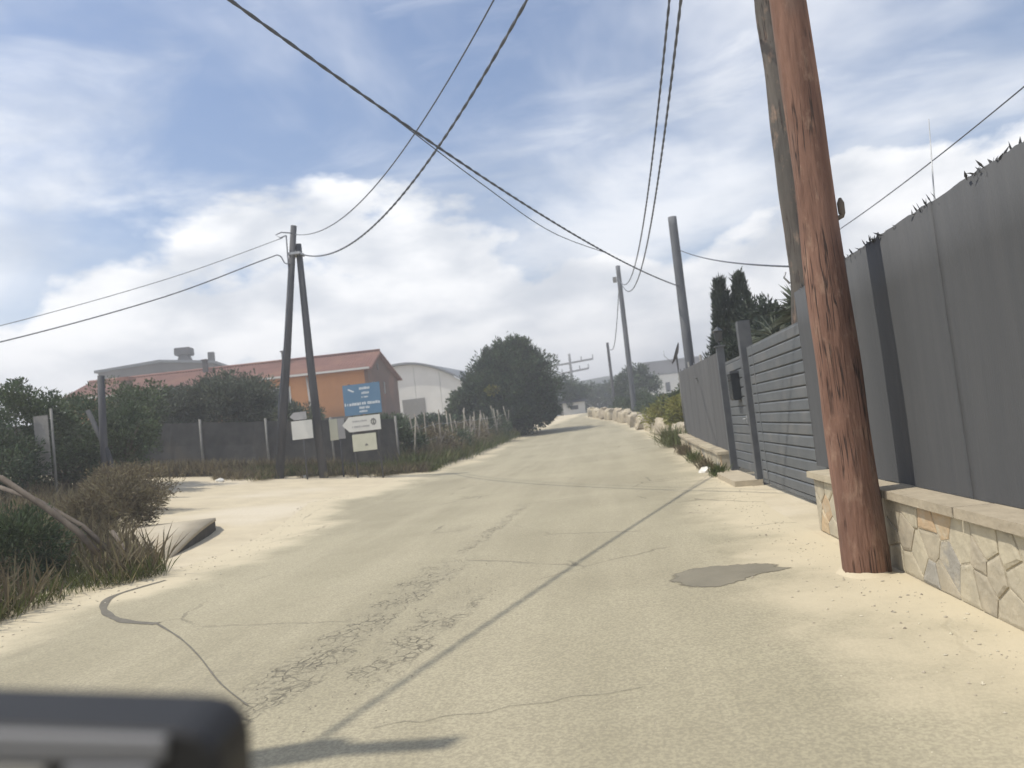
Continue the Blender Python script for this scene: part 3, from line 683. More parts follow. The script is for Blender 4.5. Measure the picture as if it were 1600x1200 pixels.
# ---------------------------------------------------------------- roadside signs
def text_rows(rows, y, root_local, name, m, parent):
    """rows of small illegible letter marks: (x0, x1, z, height)"""
    b = MB(); r = random.Random(4)
    for x0, x1, z, h in rows:
        x = x0
        while x < x1 - .01:
            w = r.uniform(.025, .06) * h / .08
            if r.random() < .12: x += w * .8; continue
            b.box((x, y - .003, z + r.uniform(-.004, .004)), (min(x + w * .75, x1), y, z + h * r.uniform(.75, 1))); x += w
    return tag(b.build(name, m, parent), kind='stuff')
def signs():
    gz = zg(-7.6, 24)
    root = empty('sign_post', (-7.62, 24.0, gz), 'stack of a blue board, white arrow board and white board on two posts', 'sign')
    for x in (-.42, .42): MB().tube([(x, .05, -.2), (x, .05, 3.42 - gz)], .03, 8).build('post', 'pole_dark', root)
    def bx(x0, x1, z0, z1, tilt=0): return MB().box((x0, -.015, z0 - gz), (x1, .012, z1 - gz), mtx=Matrix.Rotation(tilt, 4, 'Y'), bev=.004)
    bl = bx(-.63, .62, 2.39, 3.39).build('blue_panel', 'sign_blue', root)
    z = lambda v: v - gz
    text_rows([(-.10, .33, z(3.20), .09), (.0, .25, z(3.05), .08), (-.02, .2, z(2.93), .05), (-.60, .58, z(2.70), .10), (-.22, .22, z(2.57), .09), (-.13, .14, z(2.46), .07)], -.0165, root, 'lettering', 'sign_text', bl)
    MB().prism([(-.44, -.0195, z(3.27)), (-.24, -.0195, z(3.16)), (-.28, -.0195, z(3.13)), (-.46, -.0195, z(3.22))], (0, .003, 0)).build('arrow_mark', 'sign_text', bl)
    ar = MB().prism([(-.76, -.012, z(2.09)), (-.52, -.012, z(2.34)), (.53, -.012, z(2.34)), (.53, -.012, z(1.85)), (-.52, -.012, z(1.85))], (0, .02, 0)).build('arrow_panel', 'sign_white', root)
    eb = MB(); 
    for k in range(9):
        a = k / 9 * 2 * PI; eb.box((.30 + .075 * math.cos(a) - .022, -.016, z(2.12) + .09 * math.sin(a) - .025), (.30 + .075 * math.cos(a) + .022, -.0125, z(2.12) + .09 * math.sin(a) + .025))
    eb.box((.28, -.0165, z(2.06)), (.32, -.0125, z(2.18))); eb.build('emblem', 'sign_ink', ar)
    text_rows([(-.42, .08, z(2.16), .06), (-.42, .16, z(1.98), .06)], -.0128, root, 'lettering', 'sign_shade', ar)
    wp = bx(-.46, .34, 1.21, 1.76).build('white_panel', 'sign_cream', root)
    MB().prism([(-.06, -.0195, z(1.37)), (.06, -.0195, z(1.37)), (.03, -.0195, z(1.42)), (0, -.0195, z(1.44)), (-.03, -.0195, z(1.42))], (0, .003, 0)).build('emblem', 'sign_ink', wp)
    gz2 = zg(-8.7, 24.35)
    b = empty('sign_post', (-8.70, 24.4, gz2), 'small cream notice board half hidden right of the A-shaped pole', 'sign')
    MB().tube([(.05, .05, -.2), (.05, .05, 2.3 - gz2)], .03, 8).build('post', 'pole_dark', b)
    MB().box((-.26, -.012, 1.66 - gz2), (.02, .012, 2.36 - gz2), bev=.004).build('panel', 'sign_cream', b)
    MB().box((.023, -.012, 1.68 - gz2), (.26, .012, 2.36 - gz2), bev=.004).build('panel', 'sign_shade', b)
    gz3 = zg(-9.6, 23.5)
    c = empty('sign_post', (-9.60, 23.6, gz3), 'white board below a small grey arrow board between the legs of the A-shaped pole', 'sign')
    MB().tube([(.02, .05, -.2), (.02, .05, 2.7 - gz3)], .03, 8).build('post', 'pole_dark', c)
    MB().box((-.33, -.012, 1.80 - gz3), (.37, .012, 2.40 - gz3), bev=.004).build('panel', 'sign_white', c)
    MB().prism([(-.36, -.012, 2.55 - gz3), (-.22, -.012, 2.68 - gz3), (.20, -.012, 2.68 - gz3), (.20, -.012, 2.43 - gz3), (-.22, -.012, 2.43 - gz3)], (0, .02, 0)).build('arrow_panel', 'sign_shade', c)
signs()

# ---------------------------------------------------------------- left side fences and timber
def mesh_fence():
    A = Vector((-24.4, 25.4)); B = Vector((-7.7, 28.1)); n = 7
    root = empty('mesh_fence', (A.x, A.y, zg(A.x, A.y)), 'dark mesh-covered fence with pale posts left of the A-shaped pole', 'fence')
    for i in range(n + 1):
        p = A.lerp(B, i / n) - A; z = zg(A.x + p.x, A.y + p.y) - root.location.z
        MB().tube([(p.x, p.y - .05, z - .2), (p.x, p.y - .05, z + 1.98 + (.1 if i == 2 else 0))], .045, 8).build('post', 'post_pale', root)
        if i < n:
            q = A.lerp(B, (i + 1) / n) - A; zq = zg(A.x + q.x, A.y + q.y) - root.location.z; vs = []; m_ = 12
            for k in range(m_ + 1):
                u = k / m_; w = .05 * math.sin(u * PI) * random.uniform(.6, 1)
                vs += [(p.x + (q.x - p.x) * u, p.y + (q.y - p.y) * u, z + (zq - z) * u + .02), (p.x + (q.x - p.x) * u, p.y + (q.y - p.y) * u + w, z + (zq - z) * u + 1), (p.x + (q.x - p.x) * u, p.y + (q.y - p.y) * u, z + (zq - z) * u + 1.88 - w * .9)]
            nv = len(vs); fs = [(3 * k + j, 3 * k + 3 + j, 3 * k + 4 + j, 3 * k + 1 + j) for k in range(m_) for j in (0, 1)]
            vs += [(x, y + .012, zz) for x, y, zz in vs]; fs += [tuple(f + nv for f in g[::-1]) for g in fs]
            MB().add(vs, fs).build('mesh_panel', 'mesh_dark', root, fix=False)
mesh_fence()
def stake_fence():
    A = Vector((-7.3, 28.5)); B = Vector((-6.0, 49.0)); n = 26; r = random.Random(11)
    root = empty('stake_fence', (A.x, A.y, zg(A.x, A.y)), 'ragged fence of thin leaning wooden stakes and wire along the left verge', 'fence')
    for i in range(n + 1):
        t = i / n; p = A.lerp(B, t) + Vector((r.uniform(-.2, .2), 0)) ; z = zg(p.x, p.y); h = r.uniform(1.5, 2.2); lx, ly = r.uniform(-.35, .35), r.uniform(-.25, .25)
        l = Vector((p.x, p.y, z)) - root.location
        MB().tube([l + Vector((0, 0, -.15)), l + Vector((lx * .5 + .03, ly * .5, h * .5)), l + Vector((lx, ly, h))], [.04, .034, .025], 6).build('stake', 'stake', root)
    for hh in (.5, 1.0, 1.5):
        pts = []
        for i in range(n + 1):
            p = A.lerp(B, i / n); pts.append(Vector((p.x, p.y, zg(p.x, p.y) + hh + r.uniform(-.08, .08))) - root.location)
        MB().tube(pts, .008, 5).build('wire', 'steel', root)
    for k in range(9):
        t = r.random(); p = A.lerp(B, t); z = zg(p.x, p.y); l = Vector((p.x - .3, p.y, z)) - root.location
        MB().tube([l, l + Vector((r.uniform(-.9, .9), r.uniform(-1, 1), r.uniform(1.0, 1.6)))], .025, 6).build('brace', 'stake', root)
stake_fence()
def timbers():
    g = zg(-12.55, 18)
    r = empty('timber_post', (-12.58, 18.0, g), 'dark upright timber post with a slanting brace among the left bushes', 'post')
    MB().tube([(0, 0, -.2), (.02, 0, 1.6), (.08, 0, 3.15)], [.10, .095, .085], 10, wob=.08).build('shaft', 'pole_dark', r)
    MB().tube([(.42, 0, -.1), (.1, 0, 1.2), (-.35, 0, 2.3)], [.07, .065, .06], 10, wob=.08).build('brace', 'pole_dark', r)
    g2 = zg(-13.4, 17)
    r = empty('notice_board', (-13.4, 17.0, g2), 'weathered grey panel on a pale slim post at the far left', 'board')
    MB().tube([(.2, .04, -.2), (.2, .04, 3.1 - g2)], .03, 8).build('post', 'post_pale', r)
    MB().box((-.24, -.012, 1.5 - g2), (.14, .012, 2.95 - g2), bev=.004).build('panel', 'concrete_grey', r)
    o = MB().tube([(-8.2, 8.9, 1.62), (-7.3, 8.5, 1.45), (-6.75, 8.5, 1.04), (-6.36, 8.5, .72), (-6.12, 8.5, .44)], [.034, .036, .036, .037, .038], 10, wob=.12).build('fallen_pole', 'timber'); tag(o, 'leaning weathered timber rail slanting down through the left weeds', 'timber')
    o = MB().tube([(-8.3, 9.6, 1.35), (-7.5, 9.3, 1.12), (-6.8, 9.2, .72), (-6.4, 9.1, .4)], [.03, .031, .032, .033], 8, wob=.12).build('fallen_pole', 'timber'); tag(o, 'second thinner timber rail behind the leaning one in the left weeds', 'timber')
    o = MB().tube([(-6.95, 10.0, .55), (-6.5, 9.6, .3), (-6.05, 9.25, .03)], [.028, .03, .032], 8, wob=.1).build('stick', 'timber'); tag(o, 'thin dark stick poking from the weeds toward the lane', 'stick')
    # concrete culvert slab, the shade under its lip painted as a dark face
    c = empty('culvert_slab', (-7.2, 11.8, zg(-7.2, 11.8)), 'pale rounded concrete slab over a drain mouth with painted shade beside the left weeds', 'slab')
    rim = [(-6.22, 9.95, .03), (-6.30, 10.45, .15), (-6.42, 11.0, .25), (-6.56, 11.6, .33), (-6.72, 12.2, .38), (-6.90, 12.75, .39), (-7.15, 13.15, .36), (-7.55, 13.35, .33), (-8.1, 13.2, .34), (-8.7, 12.6, .36), (-9.0, 11.8, .37), (-8.6, 10.8, .26), (-7.6, 10.1, .12), (-6.8, 9.85, .06)]
    n = len(rim); R3 = [Vector(p) for p in rim]; mid = Vector((-7.6, 11.7, .42)); o0 = c.location
    inn = [p.lerp(mid, .45) + Vector((0, 0, .02)) for p in R3]; low = [p + Vector((0, 0, -.055)) for p in R3]; und = [p.lerp(mid, .5) - Vector((0, 0, .12)) for p in R3]
    vs = [p - o0 for p in R3 + inn + [mid] + low + und]
    fs = [(i, (i + 1) % n, n + (i + 1) % n, n + i) for i in range(n)] + [(n + i, n + (i + 1) % n, 2 * n) for i in range(n)] + [(2 * n + 1 + i, 2 * n + 1 + (i + 1) % n, (i + 1) % n, i) for i in range(n)]
    fs += [(3 * n + 1 + i, 3 * n + 1 + (i + 1) % n, 2 * n + 1 + (i + 1) % n, 2 * n + 1 + i) for i in range(n)]
    MB().add(vs, fs, True).build('slab_top', 'concrete', c)
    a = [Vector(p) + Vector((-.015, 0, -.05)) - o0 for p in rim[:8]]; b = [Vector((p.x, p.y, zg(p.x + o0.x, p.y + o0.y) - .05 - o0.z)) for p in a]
    MB().add(a + b, [(i, i + 1, 9 + i, 8 + i) for i in range(7)]).build('drain_shade_face', mat('painted_drain_shade', (.06, .055, .048), (.09, .083, .07), 5, .9, .5), c, fix=False)  # dark colour stands in for the shade inside the opening
    a = [Vector(rim[i % n]) - o0 + Vector((0, 0, -.05)) for i in range(7, n + 1)]; b = [Vector((p.x, p.y, zg(p.x + o0.x, p.y + o0.y) - .1 - o0.z)) for p in a]; m_ = len(a)
    MB().add(a + b, [(i, i + 1, m_ + i + 1, m_ + i) for i in range(m_ - 1)]).build('slab_side', 'concrete', c, fix=False)
timbers()

# ---------------------------------------------------------------- vegetation
def clump_crown(center, radii, n_clump, per, leaf, spread=.28, shell=.55, flat_bottom=-.9):
    """leaf bases and directions gathered in clumps spread through an ellipsoid"""
    c = np.array(center); R = np.array(radii); P = []; D = []
    k = 0
    while k < n_clump:
        d = rng.normal(size=3); d /= np.linalg.norm(d)
        if d[2] < flat_bottom: continue
        rad = (shell + (1 - shell) * rng.random() ** .6) * (1 + .16 * noise.noise(Vector(tuple(d * 2.3 + c))) + .1 * rng.normal())
        cc = c + d * R * rad; k += 1
        m_ = int(per * rng.uniform(.5, 1.5))
        b_ = rng.normal(size=(m_, 3)); b_ = b_ / np.linalg.norm(b_, axis=1, keepdims=True) * (rng.random((m_, 1)) ** .45) * 1.55
        q = cc + b_ * spread * R.mean() * np.array([1, 1, .75]) * rng.uniform(.5, 1.1)
        P.append(q); D.append((q - cc) * 1.2 + d * .5 * spread * R.mean() + rng.normal(size=(m_, 3)) * spread * R.mean() * .6 + np.array([0, 0, .12]))
    P = np.concatenate(P); D = np.concatenate(D); return P, D
def limbs(base, center, radii, r0, n, m, root, name='trunk'):
    b = MB(); B = Vector(base); Cn = Vector(center)
    fork = B.lerp(Cn, .45); b.tube([B - Vector((0, 0, .2)), B.lerp(fork, .5) + Vector((.03, .02, 0)), fork], [r0, r0 * .8, r0 * .65], 9)
    for i in range(n):
        a = 2 * PI * i / n + random.uniform(-.4, .4); e = Cn + Vector((math.cos(a) * radii[0], math.sin(a) * radii[1], random.uniform(-.2, .8) * radii[2])) * .75
        mid = fork.lerp(e, .5) + Vector((0, 0, .12 * radii[2])); b.tube([fork - Vector((0, 0, .05)), mid, e], [r0 * .5, r0 * .3, r0 * .1], 6)
    o = b.build(name, m, root, fix=False); return o
def tree(name, label, base, center, radii, n_clump, per, L, Wd, leafm, r0=.12, cat='tree', spread=.24, shell=.5, group=None, flat=-.9, nl=7, trunkname='trunk'):
    root = empty(name, base, label, cat, group); B = Vector(base); c = Vector(center) - B
    limbs((0, 0, 0), c, radii, r0, nl, 'bark_tree', root, trunkname)
    P, D = clump_crown(tuple(c), radii, n_clump, per, L, spread, shell, flat)
    zmin = .02; P[:, 2] = np.maximum(P[:, 2], zmin)
    leaf_mesh('crown', P, D, rng.uniform(.6, 1.3, len(P)) * L, rng.uniform(.7, 1.2, len(P)) * Wd, leafm, root)
    return root
# the big round tree beside the lane
bt = empty('broadleaf_tree', (-5.9, 52, zg(-5.9, 52)), 'large dense dark green tree on the left where the lane bends', 'tree')
limbs((0, 0, 0), (0, 0, 3.4), (2.4, 2.4, 2.2), .22, 9, 'bark_tree', bt)
LP = []; LD = []
for (cx, cy, cz, rx, rz_, nc) in ((0, 0, 3.6, 2.5, 2.3, 170), (.35, -.2, 5.0, 1.5, 1.55, 85), (-1.4, -.4, 3.1, 1.7, 1.9, 85), (1.45, -.3, 3.3, 1.5, 2.0, 85), (-2.1, 0, 1.8, 1.2, 1.2, 40), (2.0, .2, 1.9, 1.0, 1.3, 40), (.2, -1.6, 2.6, 1.5, 1.6, 60), (-.6, 0, 4.9, 1.2, 1.2, 45)):
    P, D = clump_crown((cx, cy, cz), (rx, rx, rz_), nc, 105, .2, .26, .72, -.95); LP.append(P); LD.append(D + np.array([0, 0, .25]))
for _ in range(70):
    a = rng.uniform(0, 2 * PI); u = rng.uniform(.15, .95); q = np.array([math.cos(a) * 2.5 * u, math.sin(a) * 2.3 * u, 3.6 + 2.75 * math.sqrt(1 - u * u)]); k_ = 26
    LP.append(q + rng.normal(size=(k_, 3)) * np.array([.09, .09, .2])); LD.append(rng.normal(size=(k_, 3)) * .35 + np.array([0, 0, 1.0]))
LP = np.concatenate(LP); LD = np.concatenate(LD); leaf_mesh('crown', LP, LD, rng.uniform(.16, .36, len(LP)), rng.uniform(.05, .10, len(LP)), 'leaf_dark', bt)
P, D = clump_crown((.1, 0, 1.6), (2.5, 2.4, 1.5), 120, 100, .28, .2, .6, -1); P[:, 2] = np.maximum(P[:, 2], .05)
leaf_mesh('lower_foliage', P, D, .28, .13, 'leaf_dark', bt)
P, D = clump_crown((-.9, -2.55, 3.1), (.35, .2, .35), 7, 50, .2, .5, .5, -1); leaf_mesh('yellow_leaves', P, D, .22, .12, 'leaf_lime', bt)
def veg(name, label, x, y, cz, radii, nc, per, L, Wd, m, cat='bush', **k):
    z = zg(x, y); return tree(name, label, (x, y, z), (x, y, z + cz), radii, nc, per, L, Wd, m, cat=cat, **k)
veg('broadleaf_tree', 'pale green bushy tree left of the large dense tree', -9.0, 51.5, 2.0, (1.3, 1.3, 1.5), 80, 90, .26, .12, 'leaf_mid', spread=.25, cat='tree')
# left bushes behind the weeds
veg('broadleaf_tree', 'loose green tree at the far left edge', -14.7, 17.8, 1.8, (1.2, 1.0, 1.1), 90, 110, .11, .05, 'leaf_mid', spread=.26, cat='tree')
veg('broadleaf_tree', 'green tree with a thin top behind the dark timber post', -14.9, 21.5, 1.9, (1.9, 1.2, 1.25), 120, 120, .11, .05, 'leaf_mid', spread=.22, cat='tree')
veg('shrub', 'yellowish shrub beside the dark timber post', -13.4, 20.0, 1.5, (1.0, .8, .9), 80, 120, .10, .04, 'leaf_mid', spread=.27)
veg('shrub', 'dark shrub low at the far left edge', -14.3, 16.2, .9, (1.2, .8, .85), 90, 120, .10, .04, 'leaf_dark', spread=.27)
veg('olive_tree', 'grey-green olive bush behind the mesh fence, left of the largest one', -18.8, 30.5, 2.15, (2.0, 1.3, 1.15), 150, 110, .19, .06, 'leaf_olive', spread=.24, cat='tree')
veg('olive_tree', 'largest rounded grey-green olive bush above the mesh fence', -16.2, 31.5, 2.35, (2.5, 1.5, 1.5), 260, 120, .19, .06, 'leaf_olive', spread=.2, cat='tree')
veg('olive_tree', 'grey-green olive bush behind the A-shaped pole', -13.2, 31.8, 1.7, (1.2, 1.2, .75), 90, 100, .19, .06, 'leaf_olive', spread=.24, cat='tree')
veg('shrub', 'dark shrub behind the blue sign board', -8.4, 29.6, .95, (1.4, .8, .8), 70, 80, .15, .05, 'leaf_dark', spread=.25)
veg('shrub', 'low shrub in front of the orange house', -13.4, 44.0, 1.1, (2.2, 1.2, .65), 70, 80, .22, .08, 'leaf_mid', spread=.2)
veg('shrub', 'long dark shrub below the white warehouse', -10.2, 46.0, .9, (2.4, 1.3, .75), 80, 80, .22, .09, 'leaf_dark', spread=.2)
for i, (x, y, rx, rz, m, lab) in enumerate([(-7.7, 29.6, .7, .7, 'leaf_mid', 'first low weedy shrub right of the sign stack'), (-7.3, 32.5, .9, .75, 'weed_brown', 'brownish weedy shrub along the stake fence'), (-7.2, 36, 1.0, .7, 'leaf_mid', 'green weedy shrub midway along the stake fence'), (-7.0, 40, 1.1, .8, 'weed_brown', 'dry shrub toward the far end of the stake fence'), (-6.6, 45, 1.1, .9, 'leaf_dark', 'dark shrub just before the large dense tree')]):
    veg('shrub', lab, x, y, rz * .8, (rx, rx * 1.3, rz), 45, 70, .16, .045, m, spread=.3, r0=.04)
veg('shrub', 'dark low shrub behind the weathered grey panel', -14.6, 19.2, .8, (1.3, .8, .8), 80, 110, .10, .04, 'leaf_mid', spread=.27)
# thuja, yucca and shrubs behind the right fence
def thuja(x, y, h, r, label, n=2600):
    z = zg(x, y); root = empty('thuja_tree', (x, y, z), label, 'tree')
    MB().tube([(0, 0, -.1), (0, 0, h * .55), (0, 0, h * .93)], [.09, .05, .012], 8).build('trunk', 'bark_tree', root)
    P = []; D = []
    for i in range(n):
        t = rng.random() ** 1.25; zz = h * t; lobe = 1 + .28 * noise.noise(Vector((x * 3, t * 7, 2 * math.sin(i)))) ; a = rng.uniform(0, 2 * PI)
        lobe += .55 * noise.noise(Vector((math.cos(a) * 1.6, math.sin(a) * 1.6, t * 6 + x)))
        rad = r * min(1, (1 - t) * 1.25 + .04) * (.5 + .5 * rng.random() ** .5) * lobe
        for _ in range(5):
            P.append((math.cos(a) * rad + rng.normal() * .05, math.sin(a) * rad + rng.normal() * .05, zz + rng.normal() * .05)); D.append((math.cos(a) * .45 + rng.normal() * .25, math.sin(a) * .45 + rng.normal() * .25, 1.0))
    P = np.array(P); P[:, 2] = np.maximum(P[:, 2], .05)
    leaf_mesh('crown', P, np.array(D), rng.uniform(.10, .26, len(P)), rng.uniform(.02, .05, len(P)), 'leaf_thuja', root)
thuja(3.85, 22.6, 4.92, .85, 'pointed dark thuja tree nearest the grey pole above the fence')
thuja(4.4, 22.5, 5.0, .88, 'pointed dark thuja tree with a double tip above the narrow gate')
thuja(4.25, 26.0, 4.3, .6, 'short dark thuja tree behind the far screen fence', 1800)
veg('shrub', 'round dark shrub behind the driveway gate', 4.85, 22.0, 3.0, (.85, .8, 1.25), 70, 80, .18, .06, 'leaf_thuja', spread=.24)
veg('shrub', 'dark leafy shrub beside the yucca behind the gate', 4.5, 18.6, 2.5, (.7, .7, .85), 60, 80, .16, .055, 'leaf_thuja', spread=.25)
veg('shrub', 'dense dark shrub filling the gap between thuja tree and gate', 4.0, 20.3, 2.2, (.9, .7, 1.0), 80, 90, .13, .045, 'leaf_thuja', spread=.25)
def yucca(x, y, h, label, n=90, L=.55, heads=1):
    z = zg(x, y); root = empty('yucca', (x, y, z), label, 'plant')
    MB().tube([(0, 0, -.1), (.02, 0, h * .5), (0, 0, h)], [.08, .07, .06], 8, wob=.15).build('trunk', 'bark_tree', root)
    d = rng.normal(size=(n, 3)); d[:, 2] = np.abs(d[:, 2]) * .8 - .25; d /= np.linalg.norm(d, axis=1, keepdims=True)
    Pb = np.zeros((n, 3)); Pb[:, 2] = h + rng.uniform(-.15, .05, n)
    leaf_mesh('leaves', Pb + d * .04, d, rng.uniform(.7, 1.2, n) * L, .045, 'leaf_yucca', root, droop=.18)
yucca(3.62, 15.6, 2.62, 'spiky yucca with pale leaves above the top of the driveway gate', 130, .62)
yucca(3.25, 12.2, 2.72, 'dark spiky yucca beside the knotty grey pole', 120, .5)
yucca(3.0, 7.6, 2.42, 'tips of a spiky plant above the fence right of the brown pole', 60, .36)
veg('shrub', 'yellow-green shrub beyond the end of the far screen fence', 3.8, 33.5, .95, (.9, 1.3, .8), 70, 80, .16, .07, 'leaf_lime', spread=.28)
veg('shrub', 'second yellow-green shrub behind the boulders', 3.5, 38.5, .85, (1.2, 1.5, .75), 70, 80, .17, .07, 'leaf_lime', spread=.28)
veg('shrub', 'leafy green shrub above the yellow-green ones', 4.2, 37.0, 1.5, (.9, .9, 1.0), 60, 70, .18, .08, 'leaf_mid', spread=.28)
veg('shrub', 'green hedge shrub behind the boulders by the tall slim pole', 4.2, 52.0, .8, (1.8, 2.2, .75), 90, 80, .18, .07, 'leaf_mid', spread=.2)
veg('shrub', 'green hedge shrub behind the farthest boulders', 3.0, 63.0, .8, (2.0, 2.2, .8), 90, 80, .18, .07, 'leaf_mid', spread=.2)
veg('broadleaf_tree', 'dark tree at the far end of the lane beside the hill', -4.6, 92.0, 2.6, (3.0, 2.5, 2.3), 110, 90, .34, .15, 'leaf_dark', spread=.2, cat='tree')
veg('broadleaf_tree', 'dark tree far behind the tall slim pole', 4.2, 86.0, 2.2, (2.6, 2.0, 2.2), 90, 90, .34, .15, 'leaf_dark', spread=.2, cat='tree')
veg('broadleaf_tree', 'low dark tree far left of the farthest pole', -1.2, 120.0, 2.4, (4.5, 2.5, 2.2), 110, 90, .42, .18, 'leaf_dark', spread=.2, cat='tree')
# weeds growing at the foot of the right walls
for i, (x, y, s, lab) in enumerate([(2.25, 15.3, .20, 'weed tuft at the near corner of the far stone wall'), (2.28, 17.3, .22, 'dry weed tuft along the foot of the far stone wall'), (2.34, 19.6, .24, 'weed tuft midway along the foot of the far stone wall'), (2.42, 23.0, .28, 'tall weed tuft at the foot of the far stone wall'), (2.55, 27.6, .55, 'bushy dry weeds where the stone wall meets the boulders')]):
    z = zg(x, y); n = int(900 * s); r_ = empty('weed_tuft', (x - .12, y, z), lab, 'weeds', 'weeds at the wall foot')
    P = rng.normal(size=(n, 3)) * np.array([s * .35, s * .8, 0]); P[:, 2] = 0
    tw = leaf_mesh('blades', P, np.stack([rng.normal(size=n) * .45, rng.normal(size=n) * .45, np.ones(n)], 1), rng.uniform(.4, 1.5, n) * s * 1.4, .012 + s * .03, 'weed_brown' if i % 2 else 'grass_green', r_, droop=.15); tag(tw, kind='stuff')
# grass and dry weeds on the left bank
def strip(n, fn, hmin, hmax, w, m, name, label, lean=.4):
    P = np.array([fn() for _ in range(n)]); P = P[~np.isnan(P[:, 0])]; k = len(P)
    D = np.stack([rng.normal(size=k) * lean, rng.normal(size=k) * lean, np.ones(k)], 1)
    o = leaf_mesh(name, P, D, rng.uniform(hmin, hmax, k), w, m, droop=.12); return tag(o, label, 'grass', kind='stuff')
NAN = (float('nan'),) * 3
BANK = [(1, -6.1), (4, -6.0), (6.8, -6.0), (8, -6.0), (8.9, -5.55), (9.6, -6.0), (10.4, -6.9), (12, -8.6), (15, -10.2), (17.5, -11.2), (20, -12.6)]
def bank(depth, y0=2, y1=19, thr=.35):
    def f():
        y = rng.uniform(y0, y1); e = lerp(BANK, y); x = e - abs(rng.normal()) * depth + .05 * rng.normal()
        if noise.noise(Vector((x * .8, y * .8, 5))) + thr < rng.random() * .9 - .3: return NAN
        return (x, y, zg(x, y))
    return f
strip(42000, bank(1.5), .06, .36, .014, 'grass_green', 'bank_grass', 'green grass on the bank at the left edge of the lane')
strip(7000, bank(2.6, thr=.1), .12, .5, .012, 'grass_dry', 'dry_grass', 'tall dry straw grass on the left bank', .3)
strip(16000, bank(2.0, 6, 20, .1), .2, .8, .022, 'weed_brown', 'bank_weeds', 'brownish weeds on the left bank')
def verge(a, b, w, thr):
    def f():
        if thr:
            t = rng.random(); x = a[0] + (b[0] - a[0]) * t; y = a[1] + (b[1] - a[1]) * t - thr * max(0, noise.noise(Vector((x * 1.3, 2, 5))) + .12) * rng.random() ** .7 + abs(rng.normal()) * .5; return (x + rng.normal() * .1, y, zg(x, y))
        t = rng.random(); x = a[0] + (b[0] - a[0]) * t + rng.normal() * w; y = a[1] + (b[1] - a[1]) * t + rng.normal() * w * .5
        return (x, y, zg(x, y))
    return f
strip(9000, verge((-18, 25.0), (-9.5, 25.8), .5, 0), .15, .8, .028, 'weed_brown', 'verge_weeds', 'brown weeds at the foot of the mesh fence')
strip(7000, verge((-12, 24.9), (-7.0, 26.5), .35, 0), .1, .55, .025, 'grass_green', 'verge_grass', 'green grass under the sign boards')
strip(6000, verge((-12.8, 24.3), (-6.2, 26.2), .7, 7.0), .08, .5, .025, 'weed_brown', 'verge_weeds', 'low weeds round the feet of the A-shaped pole and signs')
strip(5000, verge((-11.5, 24.6), (-6.0, 26.8), .7, 6.0), .08, .45, .025, 'grass_green', 'verge_grass', 'grass fringe round the sign posts')
strip(14000, verge((-7.0, 27.0), (-6.3, 50), .38, 0), .15, .85, .03, 'grass_green', 'verge_grass', 'green grass along the left verge below the stake fence')
strip(9000, verge((-7.2, 28.0), (-6.6, 52), .4, 0), .3, 1.2, .022, 'weed_brown', 'verge_weeds', 'tall brown weeds along the stake fence')
def shrub_mass(x, y, s, lab, m):
    veg('shrub', lab, x, y, s * .55, (s, s * .8, s * .6), 70, 120, .085, .022, m, spread=.3, r0=.03)
shrub_mass(-7.4, 8.6, .75, 'dark green weedy bush beside the leaning timber rail', 'leaf_mid')
shrub_mass(-8.6, 12.4, .8, 'brownish bush between the timber rail and culvert slab', 'weed_brown')
shrub_mass(-10.2, 15.3, .9, 'dry brown bush at the corner of the side road', 'weed_brown')
shrub_mass(-8.9, 9.6, .7, 'green weedy bush at the left picture edge behind the timber rail', 'grass_green')

# ---------------------------------------------------------------- boulders along the lane
def boulder(x, y, s, lab, seed):
    r = random.Random(seed); bm = bmesh.new(); bmesh.ops.create_icosphere(bm, subdivisions=3, radius=1)
    for v in bm.verts:
        p = v.co.copy(); q = Vector((math.copysign(abs(p.x) ** .6, p.x), math.copysign(abs(p.y) ** .6, p.y), math.copysign(abs(p.z) ** .55, p.z)))
        q *= 1 + .30 * noise.noise(p * 1.6 + Vector((seed, 0, 0))) + .06 * noise.noise(p * 4 + Vector((0, seed, 0))); v.co = q
    bmesh.ops.scale(bm, vec=(s[0], s[1], s[2]), verts=bm.verts)
    me = bpy.data.meshes.new('boulder'); bm.to_mesh(me); bm.free(); me.materials.append(MATS['limestone'])
    o = bpy.data.objects.new('boulder', me); COL.objects.link(o); o.location = (x, y, zg(x, y) + s[2] * .55); o.rotation_euler = (r.uniform(-.1, .1), r.uniform(-.1, .1), r.uniform(-.4, .4))
    return tag(o, lab, 'boulder', 'boulders along the right edge of the lane')
BL = [(29.2, 3.03), (30.8, 3.05), (32.6, 3.05), (34.6, 3.0), (36.8, 2.9), (39.2, 2.75), (41.8, 2.62), (44.6, 2.45), (47.8, 2.2), (50.8, 1.95), (53.6, 1.55), (56.3, 1.1), (58.8, .65), (61.2, .15), (63.8, -.35), (66.6, -.85)]
for i, (y, x) in enumerate(BL):
    boulder(x + random.uniform(0, .15), y, (random.uniform(.32, .42), (random.uniform(.80, 1.0) if y < 52 else random.uniform(.55, .85)) + y * .004, random.uniform(.32, .52) + (y > 45) * .12), 'pale limestone boulder at the right lane edge, %s beyond the end of the screen fence' % ORD[i], i + 1)

